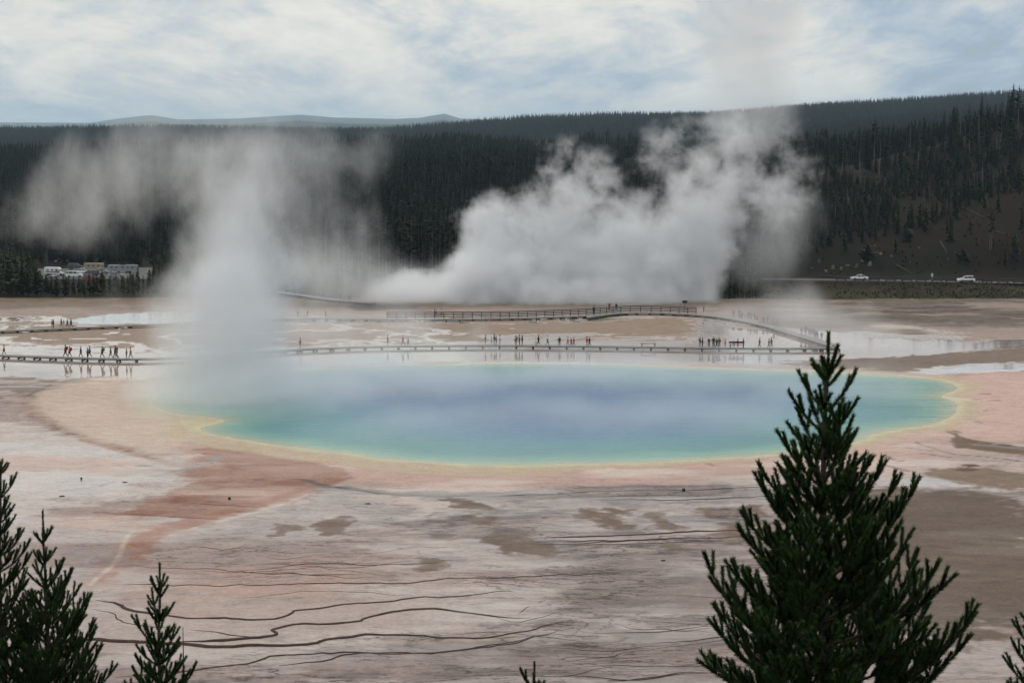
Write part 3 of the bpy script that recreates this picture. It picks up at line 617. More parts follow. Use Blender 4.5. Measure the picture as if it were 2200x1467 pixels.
for (u, v, w, ru, rv) in ((1640, 690, .5, 120, 50), (1740, 700, .62, 140, 60), (1820, 710, .66, 120, 60), (1560, 670, .5, 110, 40), (1700, 640, .6, 120, 60), (1880, 770, .7, 130, 40), (1700, 745, .6, 120, 40), (1020, 690, .5, 30, 60), (880, 700, .5, 80, 60), (760, 700, .6, 160, 70), (640, 720, .8, 160, 80), (1930, 740, .4, 90, 60)):
    E.append(puff(u, v, 285, ru, rv, 14, w))
steam('walkway_mist', 'drifting mist half hiding people on the boardwalks', (-48, 262, 0), (76, 310, 11), (.6, 1.0, .45), E, warp=((.06, 4.0), (.2, 1.6)), fb=(.11, 5, .6), ero=1.8, thr=.28, dens=.075, seed=9)
# ================================================================ ledges, road, boardwalks
rng = random.Random(11)
m_ledge = flat('wet_ledge_crust', (.072, .047, .038), .95, .3, 1.5, spec=.05)
LEDGES = [
 ([(203, 1288), (235, 1295), (262, 1300), (268, 1308), (300, 1316), (390, 1328), (430, 1330), (500, 1329), (560, 1331), (600, 1328), (625, 1320), (632, 1311), (705, 1304), (750, 1296), (840, 1291), (870, 1286), (970, 1281), (1015, 1276), (1080, 1266), (1130, 1275), (1175, 1274)], 3.2, 1.2),
 ([(381, 1380), (423, 1380), (493, 1375), (550, 1371), (578, 1368), (594, 1364), (592, 1359), (580, 1354), (606, 1348), (636, 1341), (700, 1342), (775, 1334), (778, 1329), (810, 1321), (870, 1311), (925, 1307), (960, 1311), (1025, 1317), (1060, 1323), (1100, 1327), (1155, 1325)], 3.4, 2.2),
 ([(150, 1372), (205, 1377), (270, 1380), (330, 1385), (400, 1385), (460, 1390), (560, 1390), (600, 1387), (680, 1382), (688, 1377), (740, 1370), (800, 1363), (900, 1364), (950, 1371), (1040, 1370), (1100, 1362), (1170, 1347), (1230, 1324)], 4.6, 1.4),
 ([(240, 1254), (330, 1256), (450, 1257), (560, 1258), (640, 1255), (720, 1253), (870, 1253), (900, 1248), (960, 1243), (1020, 1240), (1100, 1240), (1130, 1236), (1200, 1235), (1260, 1232), (1350, 1228)], 1.6, 1.6),
 ([(410, 1353), (460, 1360), (530, 1368), (572, 1369)], 1.2, 1.6),
 ([(200, 1306), (245, 1318), (255, 1335), (300, 1342), (322, 1345), (380, 1352)], 1.3, .9),
 ([(250, 1455), (420, 1438), (520, 1430), (560, 1420), (585, 1408), (700, 1406), (750, 1401), (860, 1408), (960, 1402), (1080, 1388), (1160, 1364), (1230, 1348)], 1.3, 1.2),
 ([(600, 1432), (700, 1420), (745, 1405), (860, 1402), (900, 1408), (1000, 1398), (1100, 1378), (1180, 1358)], 1.2, .9),
 ([(1060, 1323), (1085, 1331), (1130, 1334), (1180, 1318), (1240, 1308)], 1.4, .8), ([(1100, 1327), (1140, 1300), (1170, 1284), (1230, 1276)], 1.1, .8), ([(560, 1212), (700, 1212), (840, 1216), (960, 1205)], .9, .9),
 ([(1150, 1155), (1270, 1153), (1400, 1147), (1500, 1142), (1560, 1138), (1640, 1135)], 2.4, 2.0), ([(1180, 1162), (1300, 1162), (1450, 1157), (1560, 1155), (1630, 1150)], 1.6, 1.6), ([(1140, 1170), (1250, 1168), (1380, 1160), (1500, 1160)], 1.2, 1.4), ([(1200, 1173), (1350, 1168), (1540, 1164)], 1, 1.2),
 ([(960, 1067), (1040, 1066), (1150, 1062), (1200, 1058), (1300, 1055), (1400, 1052), (1520, 1052), (1650, 1045)], 1.6, 1.4), ([(1250, 1074), (1300, 1073), (1500, 1074), (1620, 1067), (1645, 1065)], 1.2, 2.0), ([(1100, 1078), (1240, 1066), (1400, 1064), (1500, 1060)], 1.0, 1.2),
 ([(700, 1045), (760, 1052), (850, 1063), (900, 1068), (960, 1067)], 1.6, 1.8), ([(260, 1215), (350, 1218), (450, 1222), (560, 1232), (700, 1235), (780, 1232)], 1.2, 1.0), ([(100, 1168), (170, 1172), (260, 1168)], 1, 1), ([(370, 1170), (440, 1174), (490, 1182), (560, 1162)], 1, .8), ([(140, 1193), (200, 1190)], .9, .9), ([(140, 1203), (200, 1200)], .9, .9), ([(140, 1220), (210, 1224)], 1, 1),
 ([(250, 1100), (340, 1106), (430, 1113), (480, 1114)], 1.2, 1), ([(380, 1078), (480, 1084), (580, 1090)], 1, 1), ([(0, 1300), (90, 1310), (203, 1288)], 1.6, 2.4)]
for k in range(34):                                   # finer ledges of the grey terrace fields
    right = k < 22
    v0_ = rng.uniform(1275, 1462) if right else rng.uniform(1125, 1290)
    u0_ = rng.uniform(900, 1500) if right else rng.uniform(280, 800)
    n_, dv_, pts = rng.randint(5, 10), rng.uniform(-.07, .03), []
    for i in range(n_): pts.append((u0_ + i * 48 + rng.uniform(-12, 12), v0_ + i * 48 * dv_ + rng.uniform(-3.5, 3.5) + 6 * math.sin(i * .8 + k)))
    LEDGES.append((pts, rng.uniform(.45, .9), rng.uniform(.3, .7)))
for pts, wa, wb in LEDGES:
    pl = smooth_open(W2(pts), 1); P2 = [pl[0]]
    for a_, b_ in zip(pl[:-1], pl[1:]):
        n = max(1, int(np.hypot(*(b_ - a_)) / .45))
        for i in range(1, n + 1): P2.append(a_ + (b_ - a_) * i / n)
    P2 = np.array(P2); s_ = np.arange(len(P2)) * .45
    off = (fbm(P2[:, 0], P2[:, 1], 1 / 1.6, 3, 77) - .5) * .9; wv_ = .6 + .8 * fbm(P2[:, 0], P2[:, 1], 1 / 2.5, 3, 78)
    t_ = np.gradient(P2, axis=0); t_ /= np.linalg.norm(t_, axis=1)[:, None] + 1e-9; nrm = np.stack([-t_[:, 1], t_[:, 0]], 1)
    P2[:, 1] += off
    vs, fs = [], []
    for i, p_ in enumerate(P2):
        D_ = p_[1]; pxm = 30 * FPX / D_ ** 2                    # depth metres to photo pixels at this distance
        fr_ = i / (len(P2) - 1); w = (wa + (wb - wa) * fr_) * .060 * wv_[i] * (min(1, i / 6 + .15)) * min(1, (len(P2) - 1 - i) / 6 + .15)
        hgt = w * .45
        for o_, z_ in ((-w * 1.1, -.3), (-w * .8, hgt * .8), (w * .35, hgt), (w, -.3)):
            q_ = p_ + nrm[i] * o_; vs.append((q_[0], q_[1], z_))
    zb_ = [0.0] * len(P2)
    k_ = 4
    for i in range(len(P2) - 1):
        for j in range(3): fs.append((i * k_ + j, i * k_ + j + 1, (i + 1) * k_ + j + 1, (i + 1) * k_ + j))
    # follow the gentle relief of the sheet below
    va = np.array(vs); va[:, 2] += (fbm(va[:, 0], va[:, 1], 1 / 20., 3, 41) - .5) * .25
    link('ledge', mesh_np('ledge', va, np.array(fs), [m_ledge], True), ground)

# ---- road with its dirt shoulder
m_road = flat('road_asphalt', (.052, .05, .048), .85, .2, .6)
def ribbon(name, px, z, w, mat, kind='structure', label=None, sub=6):
    pl = smooth_open(np.array([[P(u, v, z).x, P(u, v, z).y] for u, v in px]), 2)
    t_ = np.gradient(pl, axis=0); t_ /= np.linalg.norm(t_, axis=1)[:, None]; nr_ = np.stack([-t_[:, 1], t_[:, 0]], 1)
    vs, fs = [], []
    for p_, n_ in zip(pl, nr_):
        a_, b_ = p_ + n_ * w / 2, p_ - n_ * w / 2; vs += [(a_[0], a_[1], z), (b_[0], b_[1], z)]
    for i in range(len(pl) - 1): fs.append((2 * i, 2 * i + 1, 2 * i + 3, 2 * i + 2))
    return tag(link(name, mesh_np(name, vs, fs, [mat])), kind=kind, label=label)
ROADPX = [(1350, 598), (1500, 598.5), (1650, 599.5), (1830, 601.5), (2000, 603.5), (2120, 606), (2400, 611)]
ribbon('road', ROADPX, -4.93, 7.5, m_road, label='dark two lane road along the foot of the wooded slope')
lotm = flat('parking_asphalt', (.06, .058, .056), .85, .2, .5)
ribbon('parking_lot', [(20, 590), (160, 588), (330, 586)], -3.9, 52, lotm, label='parking lot behind the young pines')
m_log = flat('dark_log', (.035, .028, .022), .85, .3, 2)
m_wood = flat('weathered_plank', (.20, .19, .175), .8, .22, 1.2)
m_wood_d = flat('damp_timber', (.075, .068, .06), .8, .3, 1.6)
m_rail = flat('rail_timber', (.07, .07, .072), .8, .25, 1.4)
me_lr = MB(); me_lr.tube([(-1.6, 0, .48), (0, .02, .5), (1.6, 0, .47)], [.17, .18, .16], 7); lr = me_lr.mesh('rail', [m_log])
me_lp = MB(); me_lp.tube([(0, 0, -.2), (0, 0, .4)], .14, 6); lp = me_lp.mesh('post', [m_log])
def at_px(u, v, z): p_ = P(u, v, z); return p_.x, p_.y, z
front = [1807, 1846, 1878, 1913, 1948, 1979, 2013, 2043, 2079, 2121, 2155, 2188, 2221]
backr = [1775, 1797, 1879, 1908, 1937, 1996, 2019, 2045, 2100, 2131, 2168, 2200]
names = {0: 'first', 1: 'second', 2: 'third', 3: 'fourth', 4: 'fifth', 5: 'sixth', 6: 'seventh', 7: 'eighth', 8: 'ninth', 9: 'tenth', 10: 'eleventh', 11: 'twelfth', 12: 'thirteenth'}
for row, lst, dv, nm in ((0, front, 2.3, 'near verge'), (1, backr, -2.4, 'hill side')):
    for i, u in enumerate(lst):
        vv_ = np.interp(u, [p[0] for p in ROADPX], [p[1] for p in ROADPX]) + dv
        x_, y_, z_ = at_px(u, vv_, -5.0)
        e_ = empty('log_barrier', (x_, y_, z_ + .03), rng.uniform(-.05, .05))
        tag(e_, f'dark log road barrier, {names[i]} from the left along the {nm} of the road', 'barrier', 'log barriers along the road')
        link('rail', lr, e_)
        for sx in (-1.2, 1.2): link('post', lp, e_, loc=(sx, 0, 0))

# ---- boardwalks
DZ = .45
def resample(pl, step):
    d = np.r_[0, np.cumsum(np.hypot(*np.diff(pl, axis=0).T))]; n = int(d[-1] / step); s = np.linspace(0, d[-1], n + 1)
    return np.stack([np.interp(s, d, pl[:, 0]), np.interp(s, d, pl[:, 1])], 1)
post_me = None
def walkway(label, px, w, rail=None, bent=2.6, z=DZ, dark=0):
    pl = smooth_open(np.array([[P(u, v, z).x, P(u, v, z).y] for u, v in px]), 2)
    root = empty('boardwalk', (pl[0][0], pl[0][1], 0)); tag(root, label, 'boardwalk', 'boardwalks across the sinter flats')
    O = Vector((pl[0][0], pl[0][1], 0))
    def frame_(pl_): 
        t_ = np.gradient(pl_, axis=0); t_ /= np.linalg.norm(t_, axis=1)[:, None]; return t_, np.stack([-t_[:, 1], t_[:, 0]], 1)
    q_ = resample(pl, .2); t_, n_ = frame_(q_); mb = MB()
    for i in range(len(q_)):
        a_ = Vector((*(q_[i] + n_[i] * w / 2), z)) - O; b_ = Vector((*(q_[i] - n_[i] * w / 2), z)) - O
        mb.bar(a_ + Vector((0, 0, rng.uniform(-.006, .006) - .02)), b_ + Vector((0, 0, -.02)), .17, .045)
    d_ = mb.build('planks', [m_wood_d if dark else m_wood], root); d_['kind'] = 'stuff'
    q_ = resample(pl, 2.0); t_, n_ = frame_(q_)
    for s_ in (-1, 1):
        mb = MB(); off = s_ * (w / 2 - .08)
        for i in range(len(q_) - 1): mb.bar(Vector((*(q_[i] + n_[i] * off), z - .13)) - O, Vector((*(q_[i + 1] + n_[i + 1] * off), z - .10)) - O, .08, .11)
        mb.build('stringer', [m_wood_d], root)
    q_ = resample(pl, bent); t_, n_ = frame_(q_)
    mb = MB()
    mb.box((0, 0, z - .28), (.22, w + .1, .13)); mb.box((0, w / 2 - .15, (z - .34) / 2 - .1), (.2, .2, z - .34 + .2)); mb.box((0, -w / 2 + .15, (z - .34) / 2 - .1), (.2, .2, z - .34 + .2))
    bme = mb.mesh('trestle', [m_wood_d])
    for i in range(len(q_)):
        if 300 < uv_of(q_[i][0], q_[i][1], 0)[0] < 560 : continue
        link('trestle', bme, root, loc=Vector((*q_[i], 0)) - O, rot=(0, 0, math.atan2(t_[i][1], t_[i][0])))
    if rail:
        u0, u1, side, sp = rail
        q_ = resample(pl, sp); t_, n_ = frame_(q_)
        mb = MB(); mb.box((0, 0, z + .42), (.14, .14, 1.5)); pme = mb.mesh('post', [m_rail])
        prev = None
        for i in range(len(q_)):
            p_ = q_[i] + n_[i] * side * (w / 2 + .04); uu_ = uv_of(p_[0], p_[1], z)[0]
            if uu_ < u0 or uu_ > u1: prev = None; continue
            link('post', pme, root, loc=Vector((*p_, 0)) - O)
            if prev is not None:
                a_, b_ = Vector((*prev, 0)), Vector((*p_, 0)); mid = (a_ + b_) / 2; l_ = (b_ - a_).length; ang = math.atan2((b_ - a_).y, (b_ - a_).x)
                key = round(l_, 2)
                rm_ = RM.get(key)
                if rm_ is None: m2 = MB(); m2.box((0, 0, 0), (l_ - .13, .07, .15)); rm_ = RM[key] = m2.mesh('rail', [m_rail])
                for hz_ in (.28, .58, .86, 1.13): link('rail', rm_, root, loc=mid - O + Vector((0, 0, z + hz_)), rot=(0, 0, ang))
            prev = p_
    return root
RM = {}
FRONT = [(-90, 760), (0, 762.5), (100, 766), (200, 769.5), (290, 771), (400, 768), (520, 759), (640, 750), (760, 745), (900, 742.5), (1030, 741.5), (1150, 742), (1300, 743.5), (1390, 745), (1500, 746.5), (1600, 748), (1740, 748), (1800, 747)]
REAR = [(-90, 713.5), (0, 710.5), (100, 706.5), (200, 702), (300, 698), (450, 691), (620, 683), (735, 684), (830, 685.5), (1000, 685), (1127, 683), (1254, 678.5), (1300, 675.5), (1345, 671.5), (1400, 671), (1500, 675.5), (1560, 681), (1640, 696), (1700, 714), (1760, 732), (1790, 741)]
FARW = [(540, 621), (600, 627), (650, 634), (720, 644), (800, 650)]
walkway('long low plank boardwalk crossing the wet flats nearest the pool', FRONT, 1.9)
walkway('rear boardwalk with a timber railing in front of the billowing steam', REAR, 2.0, rail=(828, 1512, 1, 1.72), bent=2.4)
walkway('distant pale boardwalk seen through haze left of the mound', FARW, 2.2, bent=4)
# viewing platform on the railed walk
pf = empty('viewing_platform', P(1300, 675, 0)); tag(pf, 'small plank viewing platform widening the railed boardwalk under the man with raised arms', 'platform')
mb = MB(); a_ = P(1262, 683, DZ) - pf.location; b_ = P(1336, 672.5, DZ) - pf.location
for i in range(38):
    c_ = a_.lerp(b_, i / 37); mb.bar(c_ + Vector((0, 0, .035)), c_ + Vector((0, 9.5 - 3 * i / 37, .035)), .17, .045)
d_ = mb.build('planks', m_wood, pf); d_['kind'] = 'stuff'
mb = MB(); mb.bar(a_ + Vector((0, -.1, -.15)), b_ + Vector((0, -.1, -.15)), .1, .3); mb.build('edge_beam', m_wood_d, pf)
# benches on the front walk
def bench(u, v, lab, back=True):
    e_ = empty('bench', P(u, v, DZ + .03)); tag(e_, lab, 'bench', 'benches on the front boardwalk')
    mb = MB(); mb.box((0, 0, .45), (2.4, .45, .06)); mb.build('seat', m_wood_d, e_)
    for s_ in (-1, 1): mb = MB(); mb.box((s_ * 1, 0, .22), (.12, .4, .42)); mb.build('leg', m_wood_d, e_)
    if back: mb = MB(); mb.box((0, .25, .8), (2.4, .05, .3)); mb.build('backrest', m_wood_d, e_)
bench(1393, 744, 'low dark bench alone on the front boardwalk, well right of the walker pairs', False)
bench(1583, 747, 'dark bench beside the people in red at the right end of the front boardwalk')
# interpretive sign by the railing's end
sg = empty('information_sign', P(1471, 668, 0)); sg.location.z = .0; tag(sg, 'small dark sign on a single post at the end of the timber railing', 'sign')
mb = MB(); mb.box((0, 0, .9), (.1, .1, 1.8)); mb.build('post', m_wood_d, sg)
mb = MB(); mb.box((0, -.07, 1.75), (.95, .05, .55)); mb.build('sign_panel', m_log, sg)
# little dark stumps and stones standing on the flat
m_st = flat('charred_wood', (.03, .024, .02), .9, .3, 8)
for (u, v, h_, w_, lab) in [(a, b, c_ * .6, d_ * .6, e_) for a, b, c_, d_, e_ in ((175, 1030, .42, .16, 'small dark upright stump on the pale flat at the left'), (133, 1066, .14, .45, 'flat dark stone lying on the pale flat near the left pines'), (493, 1073, .42, .2, 'little stump standing in the orange bacterial mat'), (1469, 1055, .5, .24, 'dark stump on the grey ledges below the pink shore'),
                            (1425, 1205, .2, .28, 'small round dark stone on the lower grey flat'), (268, 1036, .1, .4, 'dark sliver of wood at the end of a thin ridge line'), (790, 1082, .12, .5, 'flat dark stone on the grey flat below the drainage line'), (84, 697, .6, .3, 'tiny dark stump'))]:
    if v < 700: continue
    bmx = bmesh.new(); bmesh.ops.create_icosphere(bmx, subdivisions=2, radius=1)
    for v_2 in bmx.verts:
        k_ = 1 + .3 * math.sin(v_2.co.x * 5 + u) * math.cos(v_2.co.y * 4 + v); v_2.co = Vector((v_2.co.x * w_ * k_, v_2.co.y * w_ * k_ * .8, (v_2.co.z * .5 + .4) * h_ * k_))
    me = bpy.data.meshes.new('stump'); bmx.to_mesh(me); bmx.free(); me.materials.append(m_st)
    o = link('stone' if h_ < .3 else 'stump', me, loc=P(u, v, -.02)); tag(o, lab, 'stone' if h_ < .3 else 'stump')
# ================================================================ trees
def leafmat(name, lo, hi, scale=.6):
    m, out = material(name); b = N('ShaderNodeBsdfPrincipled'); b.inputs['Roughness'].default_value = .75; b.inputs['Specular IOR Level'].default_value = .1
    oi = N('ShaderNodeObjectInfo'); tc = N('ShaderNodeTexCoord').outputs['Object']
    nz = noise(tc, scale, 3, .6)
    f_ = M('ADD', M('MULTIPLY', nz, .5), M('MULTIPLY', oi.outputs['Random'], .5))
    L(ramp(f_, [(.3, lo), (.7, hi)]), b.inputs['Base Color']); L(b.outputs[0], out.inputs[0]); return m
m_crown = leafmat('conifer_foliage', (.008, .015, .006), (.024, .034, .014))
m_crown_y = leafmat('young_pine_foliage', (.026, .036, .016), (.060, .072, .032))
m_bark_g = flat('grey_bark', (.13, .115, .10), .9, .3, 1.5)
m_bark = flat('dark_bark', (.05, .038, .03), .9, .3, 3)
m_snag = flat('bleached_wood', (.11, .10, .09), .85, .25, 2)
def crown_mesh(seed, h, r, lo, n, style='spruce', mat=None, ragged=.35):
    rg = random.Random(seed); vs, fs = [], []
    for i in range(n):
        t = (i + rg.random()) / n                     # 0 at the crown's foot, 1 at the top
        z = h * (lo + (1 - lo) * t)
        if style == 'spruce': rr = r * (1 - t) ** .8 + .12
        elif style == 'lodge': rr = r * min(1, (1 - t) * 1.9 + .12) * (.55 + .45 * math.sin(min(1, t * 2.2 + .25) * math.pi / 2)) * (1 if t < .9 else .7)
        else: rr = r * (1 - t) ** .6 * min(1, .55 + t * 2) + .1
        rr *= rg.uniform(1 - ragged, 1 + ragged * .6); a = rg.random() * 6.283
        if style == 'lodge' and rg.random() < .18: continue
        d = Vector((math.cos(a), math.sin(a), 0)); sdv = Vector((-d.y, d.x, 0)); up = rg.uniform(-.25, .18) if style != 'young' else rg.uniform(.1, .5)
        base = Vector((0, 0, z)); drop = rr * (-.22 if style == 'spruce' else .08)
        for k in range(3):
            aa = (k - 1) * .55 + rg.uniform(-.15, .15); dd = (d * math.cos(aa) + sdv * math.sin(aa)); l_ = rr * (1 if k == 1 else .72) * rg.uniform(.8, 1.1)
            tip = base + dd * l_ + Vector((0, 0, up * l_ + drop)); mid = base + dd * l_ * .5 + Vector((0, 0, up * l_ * .5 + .1 * h / 12))
            w_ = l_ * rg.uniform(.16, .26) + .07; sd2 = Vector((-dd.y, dd.x, rg.uniform(-.6, .6))).normalized(); b0 = len(vs)
            vs += [tuple(base), tuple(mid + sd2 * w_), tuple(tip), tuple(mid - sd2 * w_ + Vector((0, 0, -w_ * rg.uniform(.3, 1.3))))]; fs.append((b0, b0 + 1, b0 + 2, b0 + 3))
    b0 = len(vs); tz = h * 1.03                       # the leader
    for k in range(3):
        a = k * 2.1; vs += [(math.cos(a) * .16, math.sin(a) * .16, h * .9), (math.cos(a + 1.5) * .16, math.sin(a + 1.5) * .16, h * .9), (0, 0, tz), (0, 0, h * .88)]; fs.append((b0 + 4 * k, b0 + 4 * k + 1, b0 + 4 * k + 2, b0 + 4 * k + 3))
    me = bpy.data.meshes.new('crown'); me.from_pydata(vs, [], fs); me.materials.append(mat or m_crown); return me
def trunk_mesh(h, r0, mat, lean=0, n=6, seg=5):
    mb = MB(); rg = random.Random(int(h * 100)); pts = [(lean * h * (i / seg) ** 1.3 + rg.uniform(-.04, .04) * (i > 0), rg.uniform(-.04, .04), h * i / seg - (.5 if i == 0 else 0)) for i in range(seg + 1)]
    mb.tube(pts, [r0 * (1 - .9 * i / seg) for i in range(seg + 1)], n); return mb.mesh('trunk', [mat], True)
PROTO = {}
def proto(key, *a):
    PROTO[key] = a
proto('spruce_a', crown_mesh(1, 12, 2.0, .08, 110), trunk_mesh(11.5, .17, m_bark))
proto('spruce_b', crown_mesh(2, 12, 1.55, .12, 100), trunk_mesh(11.5, .15, m_bark))
proto('lodge_a', crown_mesh(3, 17, 1.9, .48, 80, 'lodge'), trunk_mesh(16, .2, m_bark_g))
proto('lodge_b', crown_mesh(4, 18, 1.6, .58, 64, 'lodge'), trunk_mesh(17, .19, m_bark_g, .01))
proto('lodge_c', crown_mesh(5, 15, 1.5, .35, 80, 'lodge', None, .5), trunk_mesh(14.3, .17, m_bark_g))
proto('young_a', crown_mesh(6, 6, 1.5, .05, 80, 'young', m_crown_y), trunk_mesh(5.6, .09, m_bark))
proto('young_b', crown_mesh(7, 6.5, 1.15, .08, 75, 'young', m_crown_y), trunk_mesh(6, .09, m_bark))
proto('shrub', crown_mesh(8, 2.2, 1.3, .0, 50, 'young', m_crown_y), trunk_mesh(1.6, .07, m_bark))
HGT = dict(spruce_a=12, spruce_b=12, lodge_a=17, lodge_b=18, lodge_c=15, young_a=6, young_b=6.5, shrub=2.2)
FIRST = {}
def tree(key, x, y, h, label, group, cat='tree', name='pine_tree', z=None, wide=1.0):
    e_ = empty(name, (x, y, H(x, y) - .1 if z is None else z), rng.uniform(0, 6.28)); s_ = h / HGT[key]; e_.scale = (s_ * wide, s_ * wide, s_)
    tag(e_, label, cat, group); a_ = link('crown', PROTO[key][0], e_); b_ = link('trunk', PROTO[key][1], e_)
    FIRST.setdefault(key, (a_, b_)); return e_
def hit(u, v, d0=390, d1=3400):
    """where the line of sight through a photo pixel meets the land"""
    dx, dy, dz = ray(u, v); t = np.arange(d0, d1, .5 if d1 < 1300 else 1.5) / dy
    zt = height(dx * t, dy * t); k = np.argmax(CAMZ + dz * t < zt)
    return dx * t[k], dy * t[k], float(zt[k])
# skyline trees of the right hill: (u, v of tip, height px, kind, label)
G1 = 'pines standing above the ridge line on the right'
for (u, vt, hp, key, lab) in ((1798, 308, 46, 'spruce_b', 'small dark pine where the ridge first shows right of the steam'), (1811, 300, 60, 'lodge_c', 'ragged pine just right of the first ridge tree by the steam'),
        (1848, 283, 85, 'lodge_b', 'bare trunked pine with a tufted top, left of the tallest pair above the ridge'), (1880, 256, 105, 'lodge_a', 'tall ragged pine with gaps in its crown on the left ridge'), (1908, 271, 84, 'spruce_b', 'dense pointed pine just right of the tall ragged one'),
        (1868, 306, 60, 'spruce_a', 'broad dark pine filling in under the tall ragged pine'), (1975, 259, 70, 'lodge_c', 'slim pine with a clubbed top alone in mid ridge'), (1988, 277, 46, 'spruce_b', 'short pointed pine right beside the slim clubbed one'),
        (2047, 261, 72, 'spruce_a', 'dark broad pine standing up from the middle of the ridge'), (2083, 252, 84, 'lodge_c', 'grey green open pine right of the broad dark one on the ridge'), (2125, 246, 50, 'spruce_b', 'short pine on the ridge between two bare snags and the tall pair'),
        (2153, 220, 78, 'lodge_c', 'leaning open pine just left of the tallest ridge pair'), (2164, 228, 66, 'spruce_b', 'narrow dark pine tucked against the tallest ridge pine'), (2178, 182, 118, 'spruce_b', 'tallest dark pine breaking the skyline at the right edge'), (2190, 186, 112, 'lodge_b', 'thin bare stemmed pine beside the tallest dark pine'), (2206, 232, 74, 'spruce_a', 'dark pine cut by the right edge of the picture on the ridge')):
    D_ = 700 if u < 2150 else 690
    x_, y_ = PD(u, vt, D_).x, D_; zt = PD(u, vt, D_).z; zg = H(x_, y_); h_ = zt - zg + .2
    tree(key, x_, y_, max(h_, 4), lab, G1)
G2 = 'scattered pines on the bare slope'
slope_spots = [(1745, 520, 60, 'spruce_a'), (1795, 470, 80, 'lodge_c'), (1872, 480, 62, 'spruce_a'), (1895, 470, 58, 'spruce_a'), (1915, 455, 50, 'spruce_b'), (1905, 440, 60, 'spruce_b'), (1860, 445, 60, 'spruce_b'), (1990, 500, 56, 'young_a'), (1977, 480, 44, 'young_a'), (2043, 520, 66, 'spruce_a'), (2035, 505, 40, 'young_b'), (2090, 430, 52, 'spruce_b'), (2145, 455, 50, 'spruce_a'), (2115, 450, 36, 'young_a'), (2130, 540, 90, 'lodge_a'), (2020, 420, 80, 'spruce_b'),
               (2110, 400, 90, 'lodge_b'), (2170, 390, 70, 'spruce_a'), (2190, 420, 76, 'spruce_b'), (1925, 545, 40, 'young_b'), (1865, 560, 34, 'shrub'), (2180, 560, 60, 'young_a'), (2160, 575, 40, 'young_b'), (1830, 430, 70, 'lodge_c'), (1815, 540, 40, 'young_a'), (2000, 380, 70, 'spruce_b'), (1965, 410, 64, 'spruce_a'), (1770, 440, 70, 'spruce_b'), (1780, 395, 70, 'lodge_a'), (1940, 395, 60, 'lodge_c'), (2060, 370, 60, 'spruce_a'), (2055, 470, 44, 'young_a'), (1950, 520, 30, 'shrub'), (2070, 560, 24, 'shrub'), (2195, 500, 60, 'spruce_b'), (2085, 500, 34, 'young_b')]
where = ['low on', 'halfway up', 'high on']
seen_l = {}
for (u, v, hp, key) in sorted(slope_spots):
    x_, y_, z_ = hit(u, v, 532, 900); h_ = hp * y_ / FPX
    k = 0 if v > 500 else 1 if v > 430 else 2
    side_ = 'beside the steam' if u < 1830 else 'above the parked saloon' if u < 1960 else 'between the two white cars' if u < 2040 else 'above the white estate car' if u < 2120 else 'near the right edge'
    kind_ = {'spruce_a': 'broad dark pine', 'spruce_b': 'narrow dark pine', 'young_a': 'low bushy pine', 'young_b': 'small pointed pine', 'shrub': 'dark low shrub', 'lodge_a': 'tall bare pine', 'lodge_b': 'very thin tall pine', 'lodge_c': 'ragged open pine'}[key]
    lab_ = f'{kind_} {where[k]} the bare slope {side_}'; seen_l[lab_] = seen_l.get(lab_, 0) + 1
    if seen_l[lab_] > 1: lab_ += ', ' + ('second', 'third', 'fourth')[seen_l[lab_] - 2] + ' such one'
    tree(key, x_, y_, h_, lab_, G2, z=z_ - .2, wide=1.15)
# snags
G3 = 'bare dead trunks on the right hill'
for (u0, v0, u1, v1, lab) in ((2103, 211, 2103, 300, 'tall bare dead trunk rising above the ridge left of the tallest pine'), (2063, 242, 2063, 310, 'thin dead trunk above the ridge beside the broad dark pine'), (1955, 269, 1956, 330, 'thin dead spike left of the slim clubbed pine'), (1827, 351, 1836, 392, 'pale leaning dead trunk below the left ridge pines'), (1847, 334, 1848, 390, 'pale straight dead trunk under the tufted pine'),
        (1893, 300, 1888, 380, 'pale dead stem amid the tall ridge pines'), (2128, 460, 2126, 538, 'pale bare trunk low on the slope right of the white estate car'), (1984, 400, 1986, 470, 'grey dead trunk on the middle of the bare slope'), (2083, 300, 2082, 360, 'grey dead trunk below the open ridge pine'), (1820, 400, 1823, 440, 'short pale snag beside the steam on the slope'), (2140, 290, 2142, 350, 'grey dead trunk under the right ridge trees')):
    x_, y_, z_ = hit(u1, v1, 532, 1000); tp = PD(u0, v0, y_); mb = MB(); b_ = Vector((0, 0, -.4)); t_ = tp - Vector((x_, y_, z_))
    mb.tube([b_, t_ * .5 + Vector((.06, 0, 0)), t_], [.17, .12, .04], 6)
    o = empty('dead_tree', (x_, y_, z_)); tag(o, lab, 'dead tree', G3); mb.build('trunk', m_snag, o)
    mb = MB()
    for k in range(9):
        f_ = .3 + .65 * rng.random(); p_ = t_ * f_; a = rng.random() * 6.28; l_ = rng.uniform(.3, 1.1) * (1.1 - f_); mb.bar(p_, p_ + Vector((math.cos(a) * l_, math.sin(a) * l_, -.1)), .04, .04)
    mb.build('broken_branches', m_snag, o)
